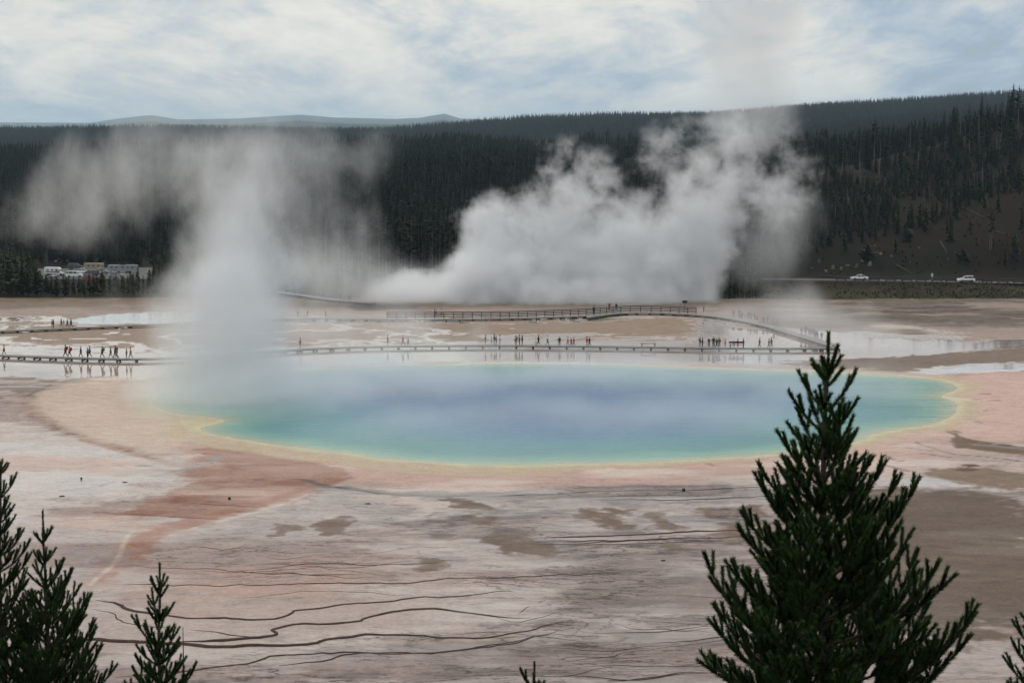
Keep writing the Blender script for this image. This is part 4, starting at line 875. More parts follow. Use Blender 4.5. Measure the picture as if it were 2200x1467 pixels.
# fallen logs
G4 = 'fallen logs on the bare slope'
for (u0, v0, u1, v1, lab) in ((1925, 572, 1960, 590, 'dark fallen log slanting down just above the road between the barriers'), (1930, 488, 1975, 480, 'fallen log lying level across the middle slope'), (2050, 440, 2115, 468, 'long fallen log slanting down the upper right slope'), (1886, 465, 1902, 485, 'short fallen log slanting left of the middle slope'), (1830, 398, 1860, 412, 'fallen log under the left ridge pines'), (2098, 330, 2140, 345, 'fallen pale log on the open patch near the ridge'), (2020, 520, 2035, 545, 'short fallen log steep on the lower slope'), (2140, 500, 2180, 512, 'fallen log on the lower slope near the right edge')):
    a_ = Vector(hit(u0, v0, 532, 1000)); b_ = Vector(hit(u1, v1, 532, 1000)); mb = MB(); mb.tube([(0, 0, .2), (b_ - a_) * .5 + Vector((0, 0, .3)), (b_ - a_) + Vector((0, 0, .15))], [.2, .17, .1], 6)
    o = mb.build('fallen_log', m_log if v0 > 350 else m_snag, loc=a_); tag(o, lab, 'log', G4)
# rock outcrop above the road
m_rock = flat('ochre_rhyolite', (.12, .085, .045), .9, .45, .9); m_rock2 = flat('grey_rhyolite', (.07, .062, .056), .9, .4, .9)
bmx = bmesh.new(); bmesh.ops.create_icosphere(bmx, subdivisions=2, radius=1)
for v_2 in bmx.verts: v_2.co *= .75 + .5 * rng.random()
rk = bpy.data.meshes.new('rock'); bmx.to_mesh(rk); bmx.free()
rocks = [(1862, 556, 1.3, 0), (1853, 562, 1.0, 1), (1869, 570, 1.6, 0), (1840, 575, 1.4, 1), (1822, 572, 1.1, 1), (1808, 580, 1.2, 0), (1790, 578, 1.4, 1), (1775, 585, 1.0, 0), (1760, 565, 1.3, 1), (1745, 580, 1.0, 1), (1893, 548, .9, 0), (1915, 552, .9, 0), (1880, 530, .8, 1), (1975, 535, .8, 0), (2037, 560, .7, 1), (2031, 575, .7, 1), (1955, 565, .6, 1), (1882, 505, .9, 1), (2052, 545, .6, 1)]
for i, (u, v, s_, k) in enumerate(rocks):
    x_, y_, z_ = hit(u, v, 532, 900); s_ *= .5; me = rk.copy(); me.materials.append(m_rock if k == 0 else m_rock2)
    o = link('rock', me, loc=(x_, y_, z_ + s_ * .15), rot=(rng.random() * 3, rng.random() * 3, rng.random() * 3)); o.scale = (s_ * 1.7, s_, s_ * .7)
    tag(o, ('ochre' if k == 0 else 'grey') + ' rock ' + ('in the broken outcrop above the parked saloon' if u < 1900 and v > 545 else 'lying loose on the bare slope'), 'rock', 'rocks ' + ('in the outcrop' if u < 1900 and v > 545 else 'loose on the slope') + (', ochre' if k == 0 else ', grey'))
# pines at the left edge of the flat, in front of the parking lot
G5 = 'young pines along the left edge of the flat'; k = 0
us = list(range(-30, 640, 11))
for i, u in enumerate(us):
    u = u + rng.uniform(-4, 4); D_ = rng.uniform(394, 404) + (8 if i % 3 == 0 else 0)
    hp = np.interp(u, [0, 60, 100, 140, 200, 240, 330, 640], [92, 74, 50, 44, 46, 50, 60, 60]) * rng.uniform(.7, 1.15)
    x_ = PD(u, 630, D_).x; key = rng.choice(['young_a', 'young_b', 'spruce_b'])
    z0 = 'at the far left in front of the dark wood' if u < 70 else 'in front of the white camper' if u < 140 else 'in front of the parked cars and beige motorhome' if u < 235 else 'in thin steam in front of the pale trailer' if u < 330 else 'half lost behind the tall steam column'
    kk = {'young_a': 'bushy young pine', 'young_b': 'slim young pine', 'spruce_b': 'pointed dark young pine'}[key]
    tree(key, x_, D_, hp * D_ / FPX, f'{kk} {z0}', f'{kk}s {z0}', wide=1.25)
# tall pines with pale bare stems behind the centre-left steam
for i in range(64):
    u = 640 + i * 14.5 + rng.uniform(-6, 6); D_ = rng.uniform(452, 486); x_ = PD(u, 600, D_).x; key = rng.choice(['lodge_a', 'lodge_b', 'lodge_b', 'lodge_c'])
    if u > 1070: break
    kk = {'lodge_a': 'tall pine with a full top', 'lodge_b': 'tall pine with a short high top', 'lodge_c': 'ragged tall pine'}[key]
    z0 = 'left of the billowing steam' if u < 960 else 'behind the billowing steam'
    tree(key, x_, D_, rng.uniform(15, 19.5), f'{kk} and pale bare stem {z0}', f'{kk}s {z0}')
# ---- masses of forest, instanced from the trees above
def forest(name, label, pts, hs, keys, w=None):
    pts = np.array(pts, np.float32); me = bpy.data.meshes.new(name); me.vertices.add(len(pts)); me.vertices.foreach_set('co', pts.ravel())
    rs = np.random.RandomState(len(pts)); a_ = me.attributes.new('size', 'FLOAT', 'POINT'); a_.data.foreach_set('value', np.array(hs, np.float32))
    a_ = me.attributes.new('turn', 'FLOAT', 'POINT'); a_.data.foreach_set('value', (rs.rand(len(pts)) * 6.28).astype(np.float32))
    a_ = me.attributes.new('pick', 'INT', 'POINT'); a_.data.foreach_set('value', rs.choice(len(keys), len(pts), p=w).astype(np.int32))
    o = link(name, me); global nt
    g = bpy.data.node_groups.new(name, 'GeometryNodeTree'); g.interface.new_socket('Geometry', in_out='INPUT', socket_type='NodeSocketGeometry'); g.interface.new_socket('Geometry', in_out='OUTPUT', socket_type='NodeSocketGeometry'); nt = g
    gi, go = N('NodeGroupInput'), N('NodeGroupOutput'); g2i = N('GeometryNodeGeometryToInstance')
    for k_ in reversed(keys):
        j = N('GeometryNodeJoinGeometry')
        for ob in FIRST[k_]:
            oi = N('GeometryNodeObjectInfo', transform_space='ORIGINAL'); oi.inputs['Object'].default_value = ob; L(oi.outputs['Geometry'], j.inputs[0])
        tr = N('GeometryNodeTransform'); s_ = 1 / HGT[k_]; tr.inputs['Scale'].default_value = (s_, s_, s_); L(j.outputs[0], tr.inputs[0])
        gti = N('GeometryNodeGeometryToInstance'); L(tr.outputs[0], gti.inputs[0])
        if 'ji' not in locals(): ji = N('GeometryNodeJoinGeometry')
        L(gti.outputs[0], ji.inputs[0])
    iop = N('GeometryNodeInstanceOnPoints'); L(gi.outputs[0], iop.inputs['Points']); L(ji.outputs[0], iop.inputs['Instance']); iop.inputs['Pick Instance'].default_value = True
    def attr(nm, ty): n_ = N('GeometryNodeInputNamedAttribute', data_type=ty); n_.inputs[0].default_value = nm; return n_.outputs[0]
    L(attr('pick', 'INT'), iop.inputs['Instance Index']); cx = N('ShaderNodeCombineXYZ'); L(attr('turn', 'FLOAT'), cx.inputs[2]); L(cx.outputs[0], iop.inputs['Rotation']); L(attr('size', 'FLOAT'), iop.inputs['Scale'])
    L(iop.outputs[0], go.inputs[0]); md = o.modifiers.new('trees', 'NODES'); md.node_group = g
    tag(o, kind='stuff', label=label); return o
rsx = np.random.RandomState(5)
def scatter(u0, u1, d0, d1, spacing, keep=None):
    area_ = (u1 - u0) / FPX * (d1 ** 2 - d0 ** 2) / 2; n = int(area_ / spacing ** 2)
    d = np.sqrt(rsx.uniform(d0 ** 2, d1 ** 2, n)); u = rsx.uniform(u0, u1, n); x = (u - 1100) / FPX * d; z = height(x, d)
    m = np.ones(n, bool)
    if keep is not None: m = keep(u, d, x, z)
    return np.stack([x, d, z - .2], 1)[m], u[m], d[m]
A_, u_a, d_a = scatter(-160, 2360, 565, 1310, 3.9, lambda u, d, x, z: (fbm(x, d, 1 / 40., 3, 5) > .3) & ((u < 1560) | (d > 760)) )
forest('forest', 'dense dark pine forest covering the low hills across the valley', A_, rsx.uniform(7, 16, len(A_)) * (.7 + .6 * fbm(A_[:, 0], A_[:, 1], 1 / 60., 2, 3)), ['spruce_a', 'spruce_b', 'lodge_c', 'lodge_a'], [.3, .4, .2, .1])
B_, u_b, d_b = scatter(-160, 2360, 1400, 3620, 7.5)
forest('ridge_forest', 'distant blue green forest on the far long ridge', B_, rsx.uniform(7, 17, len(B_)) * (.75 + .5 * fbm(B_[:, 0], B_[:, 1], 1 / 90., 3, 6)), ['spruce_a', 'spruce_b'], [.5, .5])
C_, u_c, d_c = scatter(-120, 640, 404, 560, 4.0, lambda u, d, x, z: ~((d > 470) & (d < 562) & (u > 60) & (u < 330)) & ((u < 70) | (u > 330) | (d < 425)))
forest('wood', 'thick young pine wood behind the left edge of the flat', C_, np.interp(u_c, [-120, 60, 100, 330, 400, 640], [9, 7, 3.2, 4.5, 9, 12]) * rsx.uniform(.7, 1.1, len(C_)), ['young_a', 'young_b', 'spruce_b'], [.35, .35, .3])
D__, u_d, d_d = scatter(620, 1640, 440, 566, 4.4)
forest('pine_stand', 'stand of tall pines behind the steam billows', D__, np.interp(d_d, [440, 470, 566], [10, 15, 17]) * rsx.uniform(.75, 1.1, len(D__)), ['lodge_a', 'lodge_b', 'lodge_c', 'spruce_b'], [.3, .3, .2, .2])
def ridge_keep(u, d, x, z):
    nn_ = fbm(x, d, 1 / 30., 3, 15); crest = np.clip((d - 610) / 60, 0, 1)
    lim = np.interp(u, [1500, 1700, 1850, 2000, 2100, 2200, 2360], [540, 548, 562, 585, 605, 622, 630])
    return (d > lim) & (nn_ > .34) | ((nn_ > .64) & (d > 560) & (u < 1850))
E_, u_e, d_e = scatter(1500, 2360, 540, 800, 3.3, ridge_keep)
forest('hill_forest', 'dark pine forest along the crest of the right hill', E_, rsx.uniform(3, 7.0, len(E_)), ['spruce_a', 'spruce_b', 'young_a'], [.4, .35, .25])
F_, u_f, d_f = scatter(1500, 2360, 438, 505, 1.15, lambda u, d, x, z: fbm(x, d, 1 / 10., 3, 19) > .48)
forest('undergrowth', 'low brown green scrub on the bank below the road', F_, rsx.uniform(.2, .6, len(F_)), ['shrub'])
G_, u_g, d_g = scatter(1560, 2360, 535, 700, 3.5, lambda u, d, x, z: fbm(x, d, 1 / 14., 3, 29) > .5)
forest('scrub', 'low dark scrub scattered over the bare slope', G_, rsx.uniform(.25, .9, len(G_)), ['shrub'])

# ================================================================ near pines
def needle_mat():
    m, out = material('pine_needles'); b = N('ShaderNodeBsdfPrincipled'); b.inputs['Roughness'].default_value = .5; b.inputs['Specular IOR Level'].default_value = .35
    tc = N('ShaderNodeTexCoord').outputs['Object']; at_ = N('ShaderNodeAttribute', attribute_name='age')
    nz = noise(tc, 3.0, 3, .6); a1 = ramp(nz, [(.3, (.020, .046, .012)), (.7, (.038, .078, .020))])
    L(mixc(at_.outputs['Fac'], a1, (.070, .125, .030)), b.inputs['Base Color'])
    L(b.outputs[0], out.inputs[0]); return m
m_needle = needle_mat(); m_twig = flat('pine_twig_bark', (.075, .048, .032), .85, .3, 20)
m_trunk = flat('pine_trunk_bark', (.07, .055, .045), .9, .4, 14, bump=.6)
class Branch:
    def __init__(s): s.wood = MB(); s.segs = []
def shoot_path(p, d, L_, up, rg, n=5):
    pts = [p]; dd = d.normalized()
    for i in range(n):
        dd = (dd + Vector((rg.uniform(-.07, .07), rg.uniform(-.07, .07), up / n))).normalized(); p = p + dd * (L_ / n); pts.append(p)
    return pts
def near_pine(name, label, u, v, D_, tmax, prof_, seed, skip=None, per_m=430, nl=.05, wgap=.25):
    rg = random.Random(seed); rs_ = np.random.RandomState(seed)
    ap_ = PD(u, v, D_); zg = H(ap_.x, ap_.y); hT = ap_.z - zg
    root = empty(name, (ap_.x, ap_.y, zg)); tag(root, label, 'pine tree', 'young pines in the foreground')
    top = Vector((0, 0, hT))
    tp = [Vector((.03 * math.sin(i * .9 + seed), .03 * math.cos(i * 1.3), hT - .3 - (hT) * (i / 14))) for i in range(15)]; tp = [Vector((0, 0, hT - .02)), Vector((.0, 0, hT - .15))] + tp
    mb = MB(); mb.tube(tp, [.004, .007] + [.011 + .055 * (i / 14) ** .8 * (hT / 6) for i in range(15)], 8); mb.build('trunk', m_trunk, root, True)
    def spine(t):      # trunk position at t metres below the top
        i = (t - .3) / hT * 14
        if i < 0: return Vector((0, 0, hT - t))
        i0 = min(int(i), 13); return tp[i0 + 2].lerp(tp[i0 + 3], i - i0)
    def emit(br, parent_name='branch', nd=1.0, keep_wood=True):
        segs = br.segs; P0_, P1_, tipw, dens, rad = [], [], [], [], []
        cos, fss, ages = [], [], []
        for (pts, d0, r_, fresh) in segs:
            for a_, b_ in zip(pts[:-1], pts[1:]):
                l_ = (b_ - a_).length; n_ = max(1, int(l_ * per_m * d0 * nd)); t = rs_.rand(n_)[:, None]
                a3, b3 = np.array(a_), np.array(b_); ax = (b3 - a3) / (l_ + 1e-9)
                ref = np.array([0, 0, 1.]) if abs(ax[2]) < .9 else np.array([1., 0, 0]); e1_ = np.cross(ax, ref); e1_ /= np.linalg.norm(e1_); e2_ = np.cross(ax, e1_)
                ph = rs_.rand(n_) * 6.283; base = a3 + (b3 - a3) * t; rad_ = np.cos(ph)[:, None] * e1_ + np.sin(ph)[:, None] * e2_
                sp_ = rs_.uniform(.35, 1.0, n_)[:, None] * r_; dr = ax * (1 - sp_ * .45) + rad_ * sp_; dr /= np.linalg.norm(dr, axis=1)[:, None]
                ln_ = (nl * rs_.uniform(.75, 1.15, n_))[:, None]; tip = base + dr * ln_; sd_ = np.cross(dr, rs_.randn(n_, 3)); sd_ /= np.linalg.norm(sd_, axis=1)[:, None] + 1e-9
                wn = .0034
                cos.append(np.stack([base + sd_ * wn, base - sd_ * wn, tip], 1).reshape(-1, 3)); ages.append(np.full(n_ * 3, fresh) * np.tile([.2, .2, 1], n_))
        wo_ = br.wood.build(parent_name, m_twig, root)
        if cos:
            cc_ = np.concatenate(cos); me = mesh_np('needles', cc_, np.arange(len(cc_)).reshape(-1, 3), [m_needle]); at_ = me.attributes.new('age', 'FLOAT', 'POINT'); at_.data.foreach_set('value', np.concatenate(ages).astype(np.float32))
            nd_ = link('needles', me, wo_); nd_['kind'] = 'stuff'
            return len(cc_) // 3
        return 0
    tot = 0
    # leader
    br = Branch(); lead = [spine(.30), spine(.2), Vector((0, 0, hT - .1)), top, top + Vector((0, 0, .015))]; br.wood.tube(lead[:4], [.008, .006, .005, .003], 5); br.segs.append((lead, 2.6, .55, .55)); 
    br.segs.append(([spine(.62), spine(.45), spine(.3)], 2.0, .7, .3)); br.segs.append(([spine(.62 + .35 * i) for i in range(6)][::-1], .3, 1.0, .1)); tot += emit(br, 'leader')
    t = .42; wi = 0
    while t < tmax:
        nb = 4 if t < .8 else 5 if t < 1.3 else 6 if t < 1.9 else 7; a0 = rg.random() * 6.28
        for k in range(nb):
            az = a0 + k * 6.283 / nb + rg.uniform(-.3, .3); Lr = np.interp(t, [p_[0] for p_ in prof_], [p_[1] for p_ in prof_]) * rg.uniform(.72, 1.12)
            if skip and skip(az, t): continue
            elv = np.interp(t, [0, .6, 1.6, 3], [.80, .62, .42, .22]) + rg.uniform(-.12, .12); curl = rg.uniform(.6, 1.05) * np.interp(t, [0, 1, 3], [.7, 1, 1.2])
            d = Vector((math.cos(az) * math.cos(elv), math.sin(az) * math.cos(elv), math.sin(elv))); L_ = Lr / max(.45, math.cos(elv + curl * .45))
            n_ = max(4, int(L_ / .10)); path = shoot_path(spine(t) + Vector((0, 0, rg.uniform(-.04, .04))), d, L_, curl, rg, n_)
            br = Branch(); r0 = .005 + .012 * min(1, L_ / 1.5); br.wood.tube(path, [r0 * (1 - .75 * i / n_) for i in range(n_ + 1)], 5)
            s1 = max(0, n_ - int(.30 / (L_ / n_)) ); s2 = max(0, n_ - int(.75 / (L_ / n_)))
            br.segs.append((path[s1:], 2.1, .72, .5))
            if s1 > 0: br.segs.append((path[s2:s1 + 1], 1.5, .9, .2))
            if s2 > 0: br.segs.append((path[1:s2 + 1], .6, 1.0, .0))
            # side twigs in false whorls
            step = .18; s_ = L_ - .20
            while s_ > L_ * .22:
                i_ = min(n_ - 1, int(s_ / L_ * n_)); bp_ = path[i_]; ax = (path[min(i_ + 1, n_)] - path[i_]).normalized(); sd_ = ax.cross(Vector((0, 0, 1))).normalized()
                for sg_ in (-1, 1) if rg.random() < .85 else (rg.choice((-1, 1)),):
                    tl_ = (.13 + (L_ - s_) * rg.uniform(.30, .5)) * (1 if L_ > .5 else .8); tl_ = min(tl_, .6)
                    dd = (ax * .75 + sd_ * sg_ * rg.uniform(.5, .8) + Vector((0, 0, rg.uniform(.0, .5)))).normalized(); m_ = max(3, int(tl_ / .08))
                    tp_ = shoot_path(bp_, dd, tl_, rg.uniform(.35, .8), rg, m_); br.wood.tube(tp_, [.0045 * (1 - .6 * i / m_) for i in range(m_ + 1)], 4)
                    f1 = max(0, m_ - int(.22 / (tl_ / m_))); br.segs.append((tp_[f1:], 2.0, .72, .5))
                    if f1 > 0: br.segs.append((tp_[:f1 + 1], 1.3, .95, .15))
                    if tl_ > .34:
                        for q_ in (.45, .7):
                            j_ = int(m_ * q_); ax2 = (tp_[j_ + 1] - tp_[j_]).normalized(); s3 = ax2.cross(Vector((0, 0, 1))).normalized() * rg.choice((-1, 1))
                            t3 = shoot_path(tp_[j_], (ax2 * .8 + s3 * .6 + Vector((0, 0, .25))), rg.uniform(.12, .2), .6, rg, 3); br.segs.append((t3, 2.0, .75, .5)); br.wood.tube(t3, .003, 4)
                s_ -= step * rg.uniform(.85, 1.2)
            tot += emit(br)
        t += wgap * rg.uniform(.85, 1.15) * (1 if t < 1.0 else .82); wi += 1
    return root, tot
NT = 0
_, n_ = near_pine('pine_tree', 'large dark green young pine in the right foreground overlapping the pool', 1780, 722, 16, 3.75, [(.3, .13), (.6, .22), (1.0, .33), (1.4, .48), (1.9, .64), (2.4, .84), (2.9, 1.12), (3.7, 1.45)], 3, per_m=800); NT += n_
_, n_ = near_pine('pine_tree', 'tall dark pine cut off by the left edge of the picture', -6, 950, 25, 4.4, [(.3, .14), (.8, .22), (1.4, .32), (2.2, .46), (3.2, .66), (4.2, .85)], 8, wgap=.3, per_m=620); NT += n_
_, n_ = near_pine('pine_tree', 'dark pine with a thin leader, second from the left edge', 92, 1100, 25, 3.3, [(.35, .12), (.8, .20), (1.3, .34), (1.9, .58), (2.4, .82), (3.2, 1.0)], 12, wgap=.3, per_m=650); NT += n_
_, n_ = near_pine('pine_tree', 'small slender pine standing alone right of the left cluster', 343, 1214, 25, 2.3, [(.3, .12), (.7, .22), (1.1, .3), (1.5, .42), (2.2, .55)], 22, wgap=.34, per_m=800); NT += n_
_, n_ = near_pine('pine_tree', 'tip of a small pine just poking above the bottom edge, mid picture', 1148, 1426, 25, 1.1, [(.3, .14), (.7, .22), (1.1, .3)], 31, per_m=800); NT += n_
_, n_ = near_pine('pine_tree', 'pine mostly outside the right edge, only branch tips showing', 2236, 1290, 22, 2.0, [(.3, .18), (.8, .34), (1.3, .45), (2.0, .6)], 37, per_m=700); NT += n_
print('needles', NT)
# dead stick beside the small pine
a_ = PD(395, 1467, 26); b_ = PD(393, 1347, 26); zg = H(a_.x, a_.y); mb = MB(); mb.tube([(0, 0, 0), (.02, 0, (a_.z - zg) * .6), Vector((a_.x - a_.x, 0, a_.z - zg)), (b_.x - a_.x, 0, b_.z - zg)], [.03, .02, .012, .005], 5)
o = empty('dead_tree', (a_.x, a_.y, zg)); mb.build('trunk', m_snag, o); tag(o, 'thin bare dead stem standing just right of the small slender pine', 'dead tree')
# ================================================================ people
def skin_mesh(name, joints, edges, radii, mat, sub=1):
    me = bpy.data.meshes.new(name + '_cage'); keys = list(joints); me.from_pydata([joints[k] for k in keys], [(keys.index(a), keys.index(b)) for a, b in edges], [])
    o = bpy.data.objects.new(name, me); col.objects.link(o); sk = o.modifiers.new('s', 'SKIN'); sk.use_smooth_shade = True
    for i, k in enumerate(keys): r_ = radii[k]; me.skin_vertices[0].data[i].radius = r_ if isinstance(r_, tuple) else (r_, r_); me.skin_vertices[0].data[i].use_root = (i == 0)
    ss = o.modifiers.new('u', 'SUBSURF'); ss.levels = sub; ss.render_levels = sub
    dg = bpy.context.evaluated_depsgraph_get(); out_ = bpy.data.meshes.new_from_object(o.evaluated_get(dg)); out_.name = name; bpy.data.objects.remove(o); bpy.data.meshes.remove(me)
    out_.materials.clear(); out_.materials.append(mat); return out_
m_skin = flat('skin', (.42, .26, .19), .6, .06)
def pose(kind):
    J = dict(pelvis=(0, 0, .95), chest=(0, 0, 1.28), neck=(0, 0, 1.48), head0=(.015, 0, 1.56), head1=(.02, 0, 1.70))
    for s, n in ((1, 'l'), (-1, 'r')): J['hip' + n] = (0, s * .1, .90); J['sh' + n] = (0, s * .19, 1.42)
    if kind == 'walk':
        J.update(kneel=(.16, .1, .5), anklel=(.27, .09, .09), toel=(.42, .1, .05), kneer=(-.04, -.1, .49), ankler=(-.32, -.1, .14), toer=(-.2, -.1, .04), elbl=(-.12, .24, 1.16), handl=(-.02, .25, .92), elbr=(.1, -.24, 1.16), handr=(.28, -.22, 1.0))
    elif kind == 'stand':
        J.update(kneel=(.01, .11, .5), anklel=(-.02, .12, .08), toel=(.13, .14, .04), kneer=(.02, -.1, .5), ankler=(0, -.11, .08), toer=(.15, -.13, .04), elbl=(-.03, .27, 1.14), handl=(.08, .25, .9), elbr=(-.02, -.27, 1.14), handr=(.14, -.2, .96))
    elif kind == 'photo':
        J.update(kneel=(.01, .11, .5), anklel=(-.02, .12, .08), toel=(.13, .14, .04), kneer=(.02, -.1, .5), ankler=(0, -.11, .08), toer=(.15, -.13, .04), elbl=(.22, .26, 1.3), handl=(.3, .08, 1.56), elbr=(.22, -.26, 1.3), handr=(.3, -.08, 1.56))
    elif kind == 'armsup':
        J.update(kneel=(.01, .13, .5), anklel=(-.02, .16, .08), toel=(.13, .18, .04), kneer=(.02, -.13, .5), ankler=(0, -.16, .08), toer=(.15, -.18, .04), elbl=(.02, .38, 1.58), handl=(.02, .14, 1.78), elbr=(.02, -.38, 1.58), handr=(.02, -.14, 1.78))
    elif kind == 'lean':
        J.update(chest=(.12, 0, 1.24), neck=(.22, 0, 1.42), head0=(.26, 0, 1.49), head1=(.31, 0, 1.62), shl=(.16, .19, 1.36), shr=(.16, -.19, 1.36), kneel=(.02, .11, .5), anklel=(-.02, .12, .08), toel=(.13, .14, .04), kneer=(.03, -.1, .5), ankler=(-.1, -.11, .08), toer=(.05, -.13, .04), elbl=(.3, .24, 1.12), handl=(.46, .14, 1.1), elbr=(.3, -.24, 1.12), handr=(.46, -.14, 1.1))
    return J
E_LEG = [('pelvis', 'hipl'), ('hipl', 'kneel'), ('kneel', 'anklel'), ('pelvis', 'hipr'), ('hipr', 'kneer'), ('kneer', 'ankler')]
E_FOOT = [('anklel', 'toel'), ('ankler', 'toer')]
E_TOP = [('pelvis', 'chest'), ('chest', 'neck'), ('chest', 'shl'), ('shl', 'elbl'), ('chest', 'shr'), ('shr', 'elbr')]
E_HAND = [('elbl', 'handl'), ('elbr', 'handr')]
E_HEAD = [('neck', 'head0'), ('head0', 'head1')]
RB = dict(pelvis=(.13, .10), chest=(.14, .10), neck=.055, head0=(.075, .085), head1=(.085, .075), hipl=.085, hipr=.085, kneel=.058, kneer=.058, anklel=.04, ankler=.04, toel=.035, toer=.035, shl=.06, shr=.06, elbl=.042, elbr=.042, handl=.04, handr=.04)
POSES = {}
for k in ('walk', 'stand', 'photo', 'armsup', 'lean'):
    J = pose(k); sub_ = lambda ed: {a: J[a] for a in dict.fromkeys([x for e in ed for x in e])}
    e_all = E_LEG + E_FOOT + E_TOP + E_HAND + E_HEAD
    body = skin_mesh('body', sub_(e_all), e_all, RB, m_skin)
    RJ = {a: (tuple(x * 1.3 + .012 for x in b) if isinstance(b, tuple) else b * 1.28 + .014) for a, b in RB.items()}; RJ['neck'] = .075; RJ['handl'] = RJ['handr'] = .048
    ej = E_TOP + E_HAND; Jj = sub_(ej)
    for s in 'lr': # cuffs end short of the hand
        h_ = Vector(J['hand' + s]); e_ = Vector(J['elb' + s]); Jj['hand' + s] = tuple(e_.lerp(h_, .82))
    Jj['pelvis'] = (J['pelvis'][0], 0, .88); jacket = skin_mesh('jacket', Jj, ej, RJ, m_skin)
    RT = {a: (tuple(x * 1.12 + .006 for x in b) if isinstance(b, tuple) else b * 1.22 + .008) for a, b in RB.items()}
    trousers = skin_mesh('trousers', sub_(E_LEG), E_LEG, RT, m_skin)
    def cap(nm, rx, z0, back):
        bm_2 = bmesh.new(); bmesh.ops.create_uvsphere(bm_2, u_segments=10, v_segments=7, radius=1)
        h0, h1 = Vector(J['head0']), Vector(J['head1']); c_ = h0.lerp(h1, .62)
        for v_2 in bm_2.verts: 
            z_ = max(v_2.co.z, z0); v_2.co = Vector((v_2.co.x * rx * 1.12 - back, v_2.co.y * rx, z_ * rx * 1.2)) + c_
        me = bpy.data.meshes.new(nm); bm_2.to_mesh(me); bm_2.free(); me.materials.append(m_skin); me.polygons.foreach_set('use_smooth', [True] * len(me.polygons)); return me
    hair = cap('hair', .105, -.35, .018); hood = cap('hood', .135, -.8, .03)
    bmx = bmesh.new(); bmesh.ops.create_cube(bmx, size=1)
    bmesh.ops.subdivide_edges(bmx, edges=bmx.edges[:], cuts=2, use_grid_fill=True)
    ch = Vector(J['chest'])
    for v_2 in bmx.verts:
        d = v_2.co.normalized() * .62; v_2.co = v_2.co.lerp(d, .5); v_2.co = Vector((v_2.co.x * .22 - .24, v_2.co.y * .34, v_2.co.z * .5)) + ch
    pk = bpy.data.meshes.new('backpack'); bmx.to_mesh(pk); bmx.free(); pk.materials.append(m_skin)
    POSES[k] = dict(body=body, jacket=jacket, trousers=trousers, hair=hair, hood=hood, backpack=pk)
CM = {}
def cmat(rgb):
    if rgb not in CM: CM[rgb] = flat('cloth_%d' % len(CM), lin(rgb), .85, .15, 6)
    return CM[rgb]
PAL = dict(black=(28, 28, 32), navy=(40, 48, 70), blue=(90, 122, 170), red=(195, 52, 50), maroon=(120, 40, 42), grey=(110, 112, 116), brown=(90, 76, 64), white=(205, 208, 214), green=(72, 88, 76), khaki=(150, 138, 116), pink=(232, 124, 134), yellow=(190, 160, 40), orange=(225, 95, 35), lime=(160, 200, 60), jeans=(62, 74, 98), tan=(168, 150, 124), dark=(42, 40, 42), teal=(70, 110, 112), skin=(150, 110, 90))
def person(u, v, hp, k, top, bot, face, label, group=None, hood=None, pack=None, hair='dark', z=DZ + .02, d=None):
    """feet at photo pixel (u, v) on the deck, hp pixels tall; face: degrees, 0 = towards picture right, 180 = left, 90 = away"""
    p_ = P(u, v, z); h_ = hp * p_.y / FPX; s_ = max(.62, min(1.1, h_ / 1.78))
    e_ = empty('person', p_, R(face), s_); tag(e_, label, 'person', group)
    def part(nm, rgb):
        o = link(nm, POSES[k][nm], e_)
        if rgb is not None: o.material_slots[0].link = 'OBJECT'; o.material_slots[0].material = cmat(PAL[rgb])
        return o
    part('body', None); part('jacket', top); part('trousers', bot)
    if hood: part('hood', hood)
    else: part('hair', hair)
    if pack: part('backpack', pack)
    return e_
GF, GR = 'visitors on the front boardwalk', 'visitors on the rear boardwalk'
person(9, 762, 22, 'walk', 'yellow', 'dark', 180, 'lone person in yellow near the left edge of the front boardwalk', GF)
person(141, 767, 27, 'walk', 'maroon', 'dark', 180, 'person in dark red jacket with pack, leading the walkers on the left', GF, pack='maroon')
person(150, 767, 24, 'walk', 'red', 'dark', 180, 'shorter person in red with dark front right behind the dark red one', GF, pack='dark')
person(174, 768, 24, 'walk', 'black', 'jeans', 180, 'person in black alone between the red pair and the blue pair', GF)
person(188, 768.5, 23, 'stand', 'blue', 'dark', 180, 'shorter person in blue at the left of the close pair on the front boardwalk', GF)
person(193, 768.5, 27, 'walk', 'blue', 'navy', 180, 'taller person in blue grey walking at the right of the close pair', GF)
person(220, 769, 26, 'walk', 'brown', 'navy', 180, 'person in brown green jacket and dark jeans right of the blue pair', GF, pack='green')
person(238, 769, 24, 'walk', 'teal', 'grey', 180, 'slighter person in grey green coat ahead of the big brown group', GF)
person(248, 770, 28, 'walk', 'brown', 'brown', 180, 'large person in brown with a bulky pack on the left front boardwalk', GF, pack='dark')
person(251, 770, 25, 'walk', 'grey', 'khaki', 180, 'person in grey half hidden behind the large brown walker', GF)
person(272, 770, 22, 'stand', 'grey', 'grey', 180, 'faint grey person at the edge of the steam column', GF)
person(281, 770, 25, 'walk', 'pink', 'grey', 180, 'person in pink top walking out of the steam column', GF)
person(112, 705, 19, 'stand', 'grey', 'khaki', 180, 'person in grey, left of the close pair on the left rear boardwalk', GR)
person(115, 705, 20, 'stand', 'brown', 'brown', 180, 'person in brown beside the grey one on the left rear boardwalk', GR)
person(132, 704, 20, 'walk', 'dark', 'khaki', 180, 'dark jacketed person before the small one in white, left rear boardwalk', GR)
person(137, 704, 17, 'stand', 'grey', 'white', 180, 'small person in white trousers on the left rear boardwalk', GR)
person(145, 703.5, 18, 'walk', 'navy', 'navy', 180, 'slim walking person in navy, second from right on the left rear boardwalk', GR)
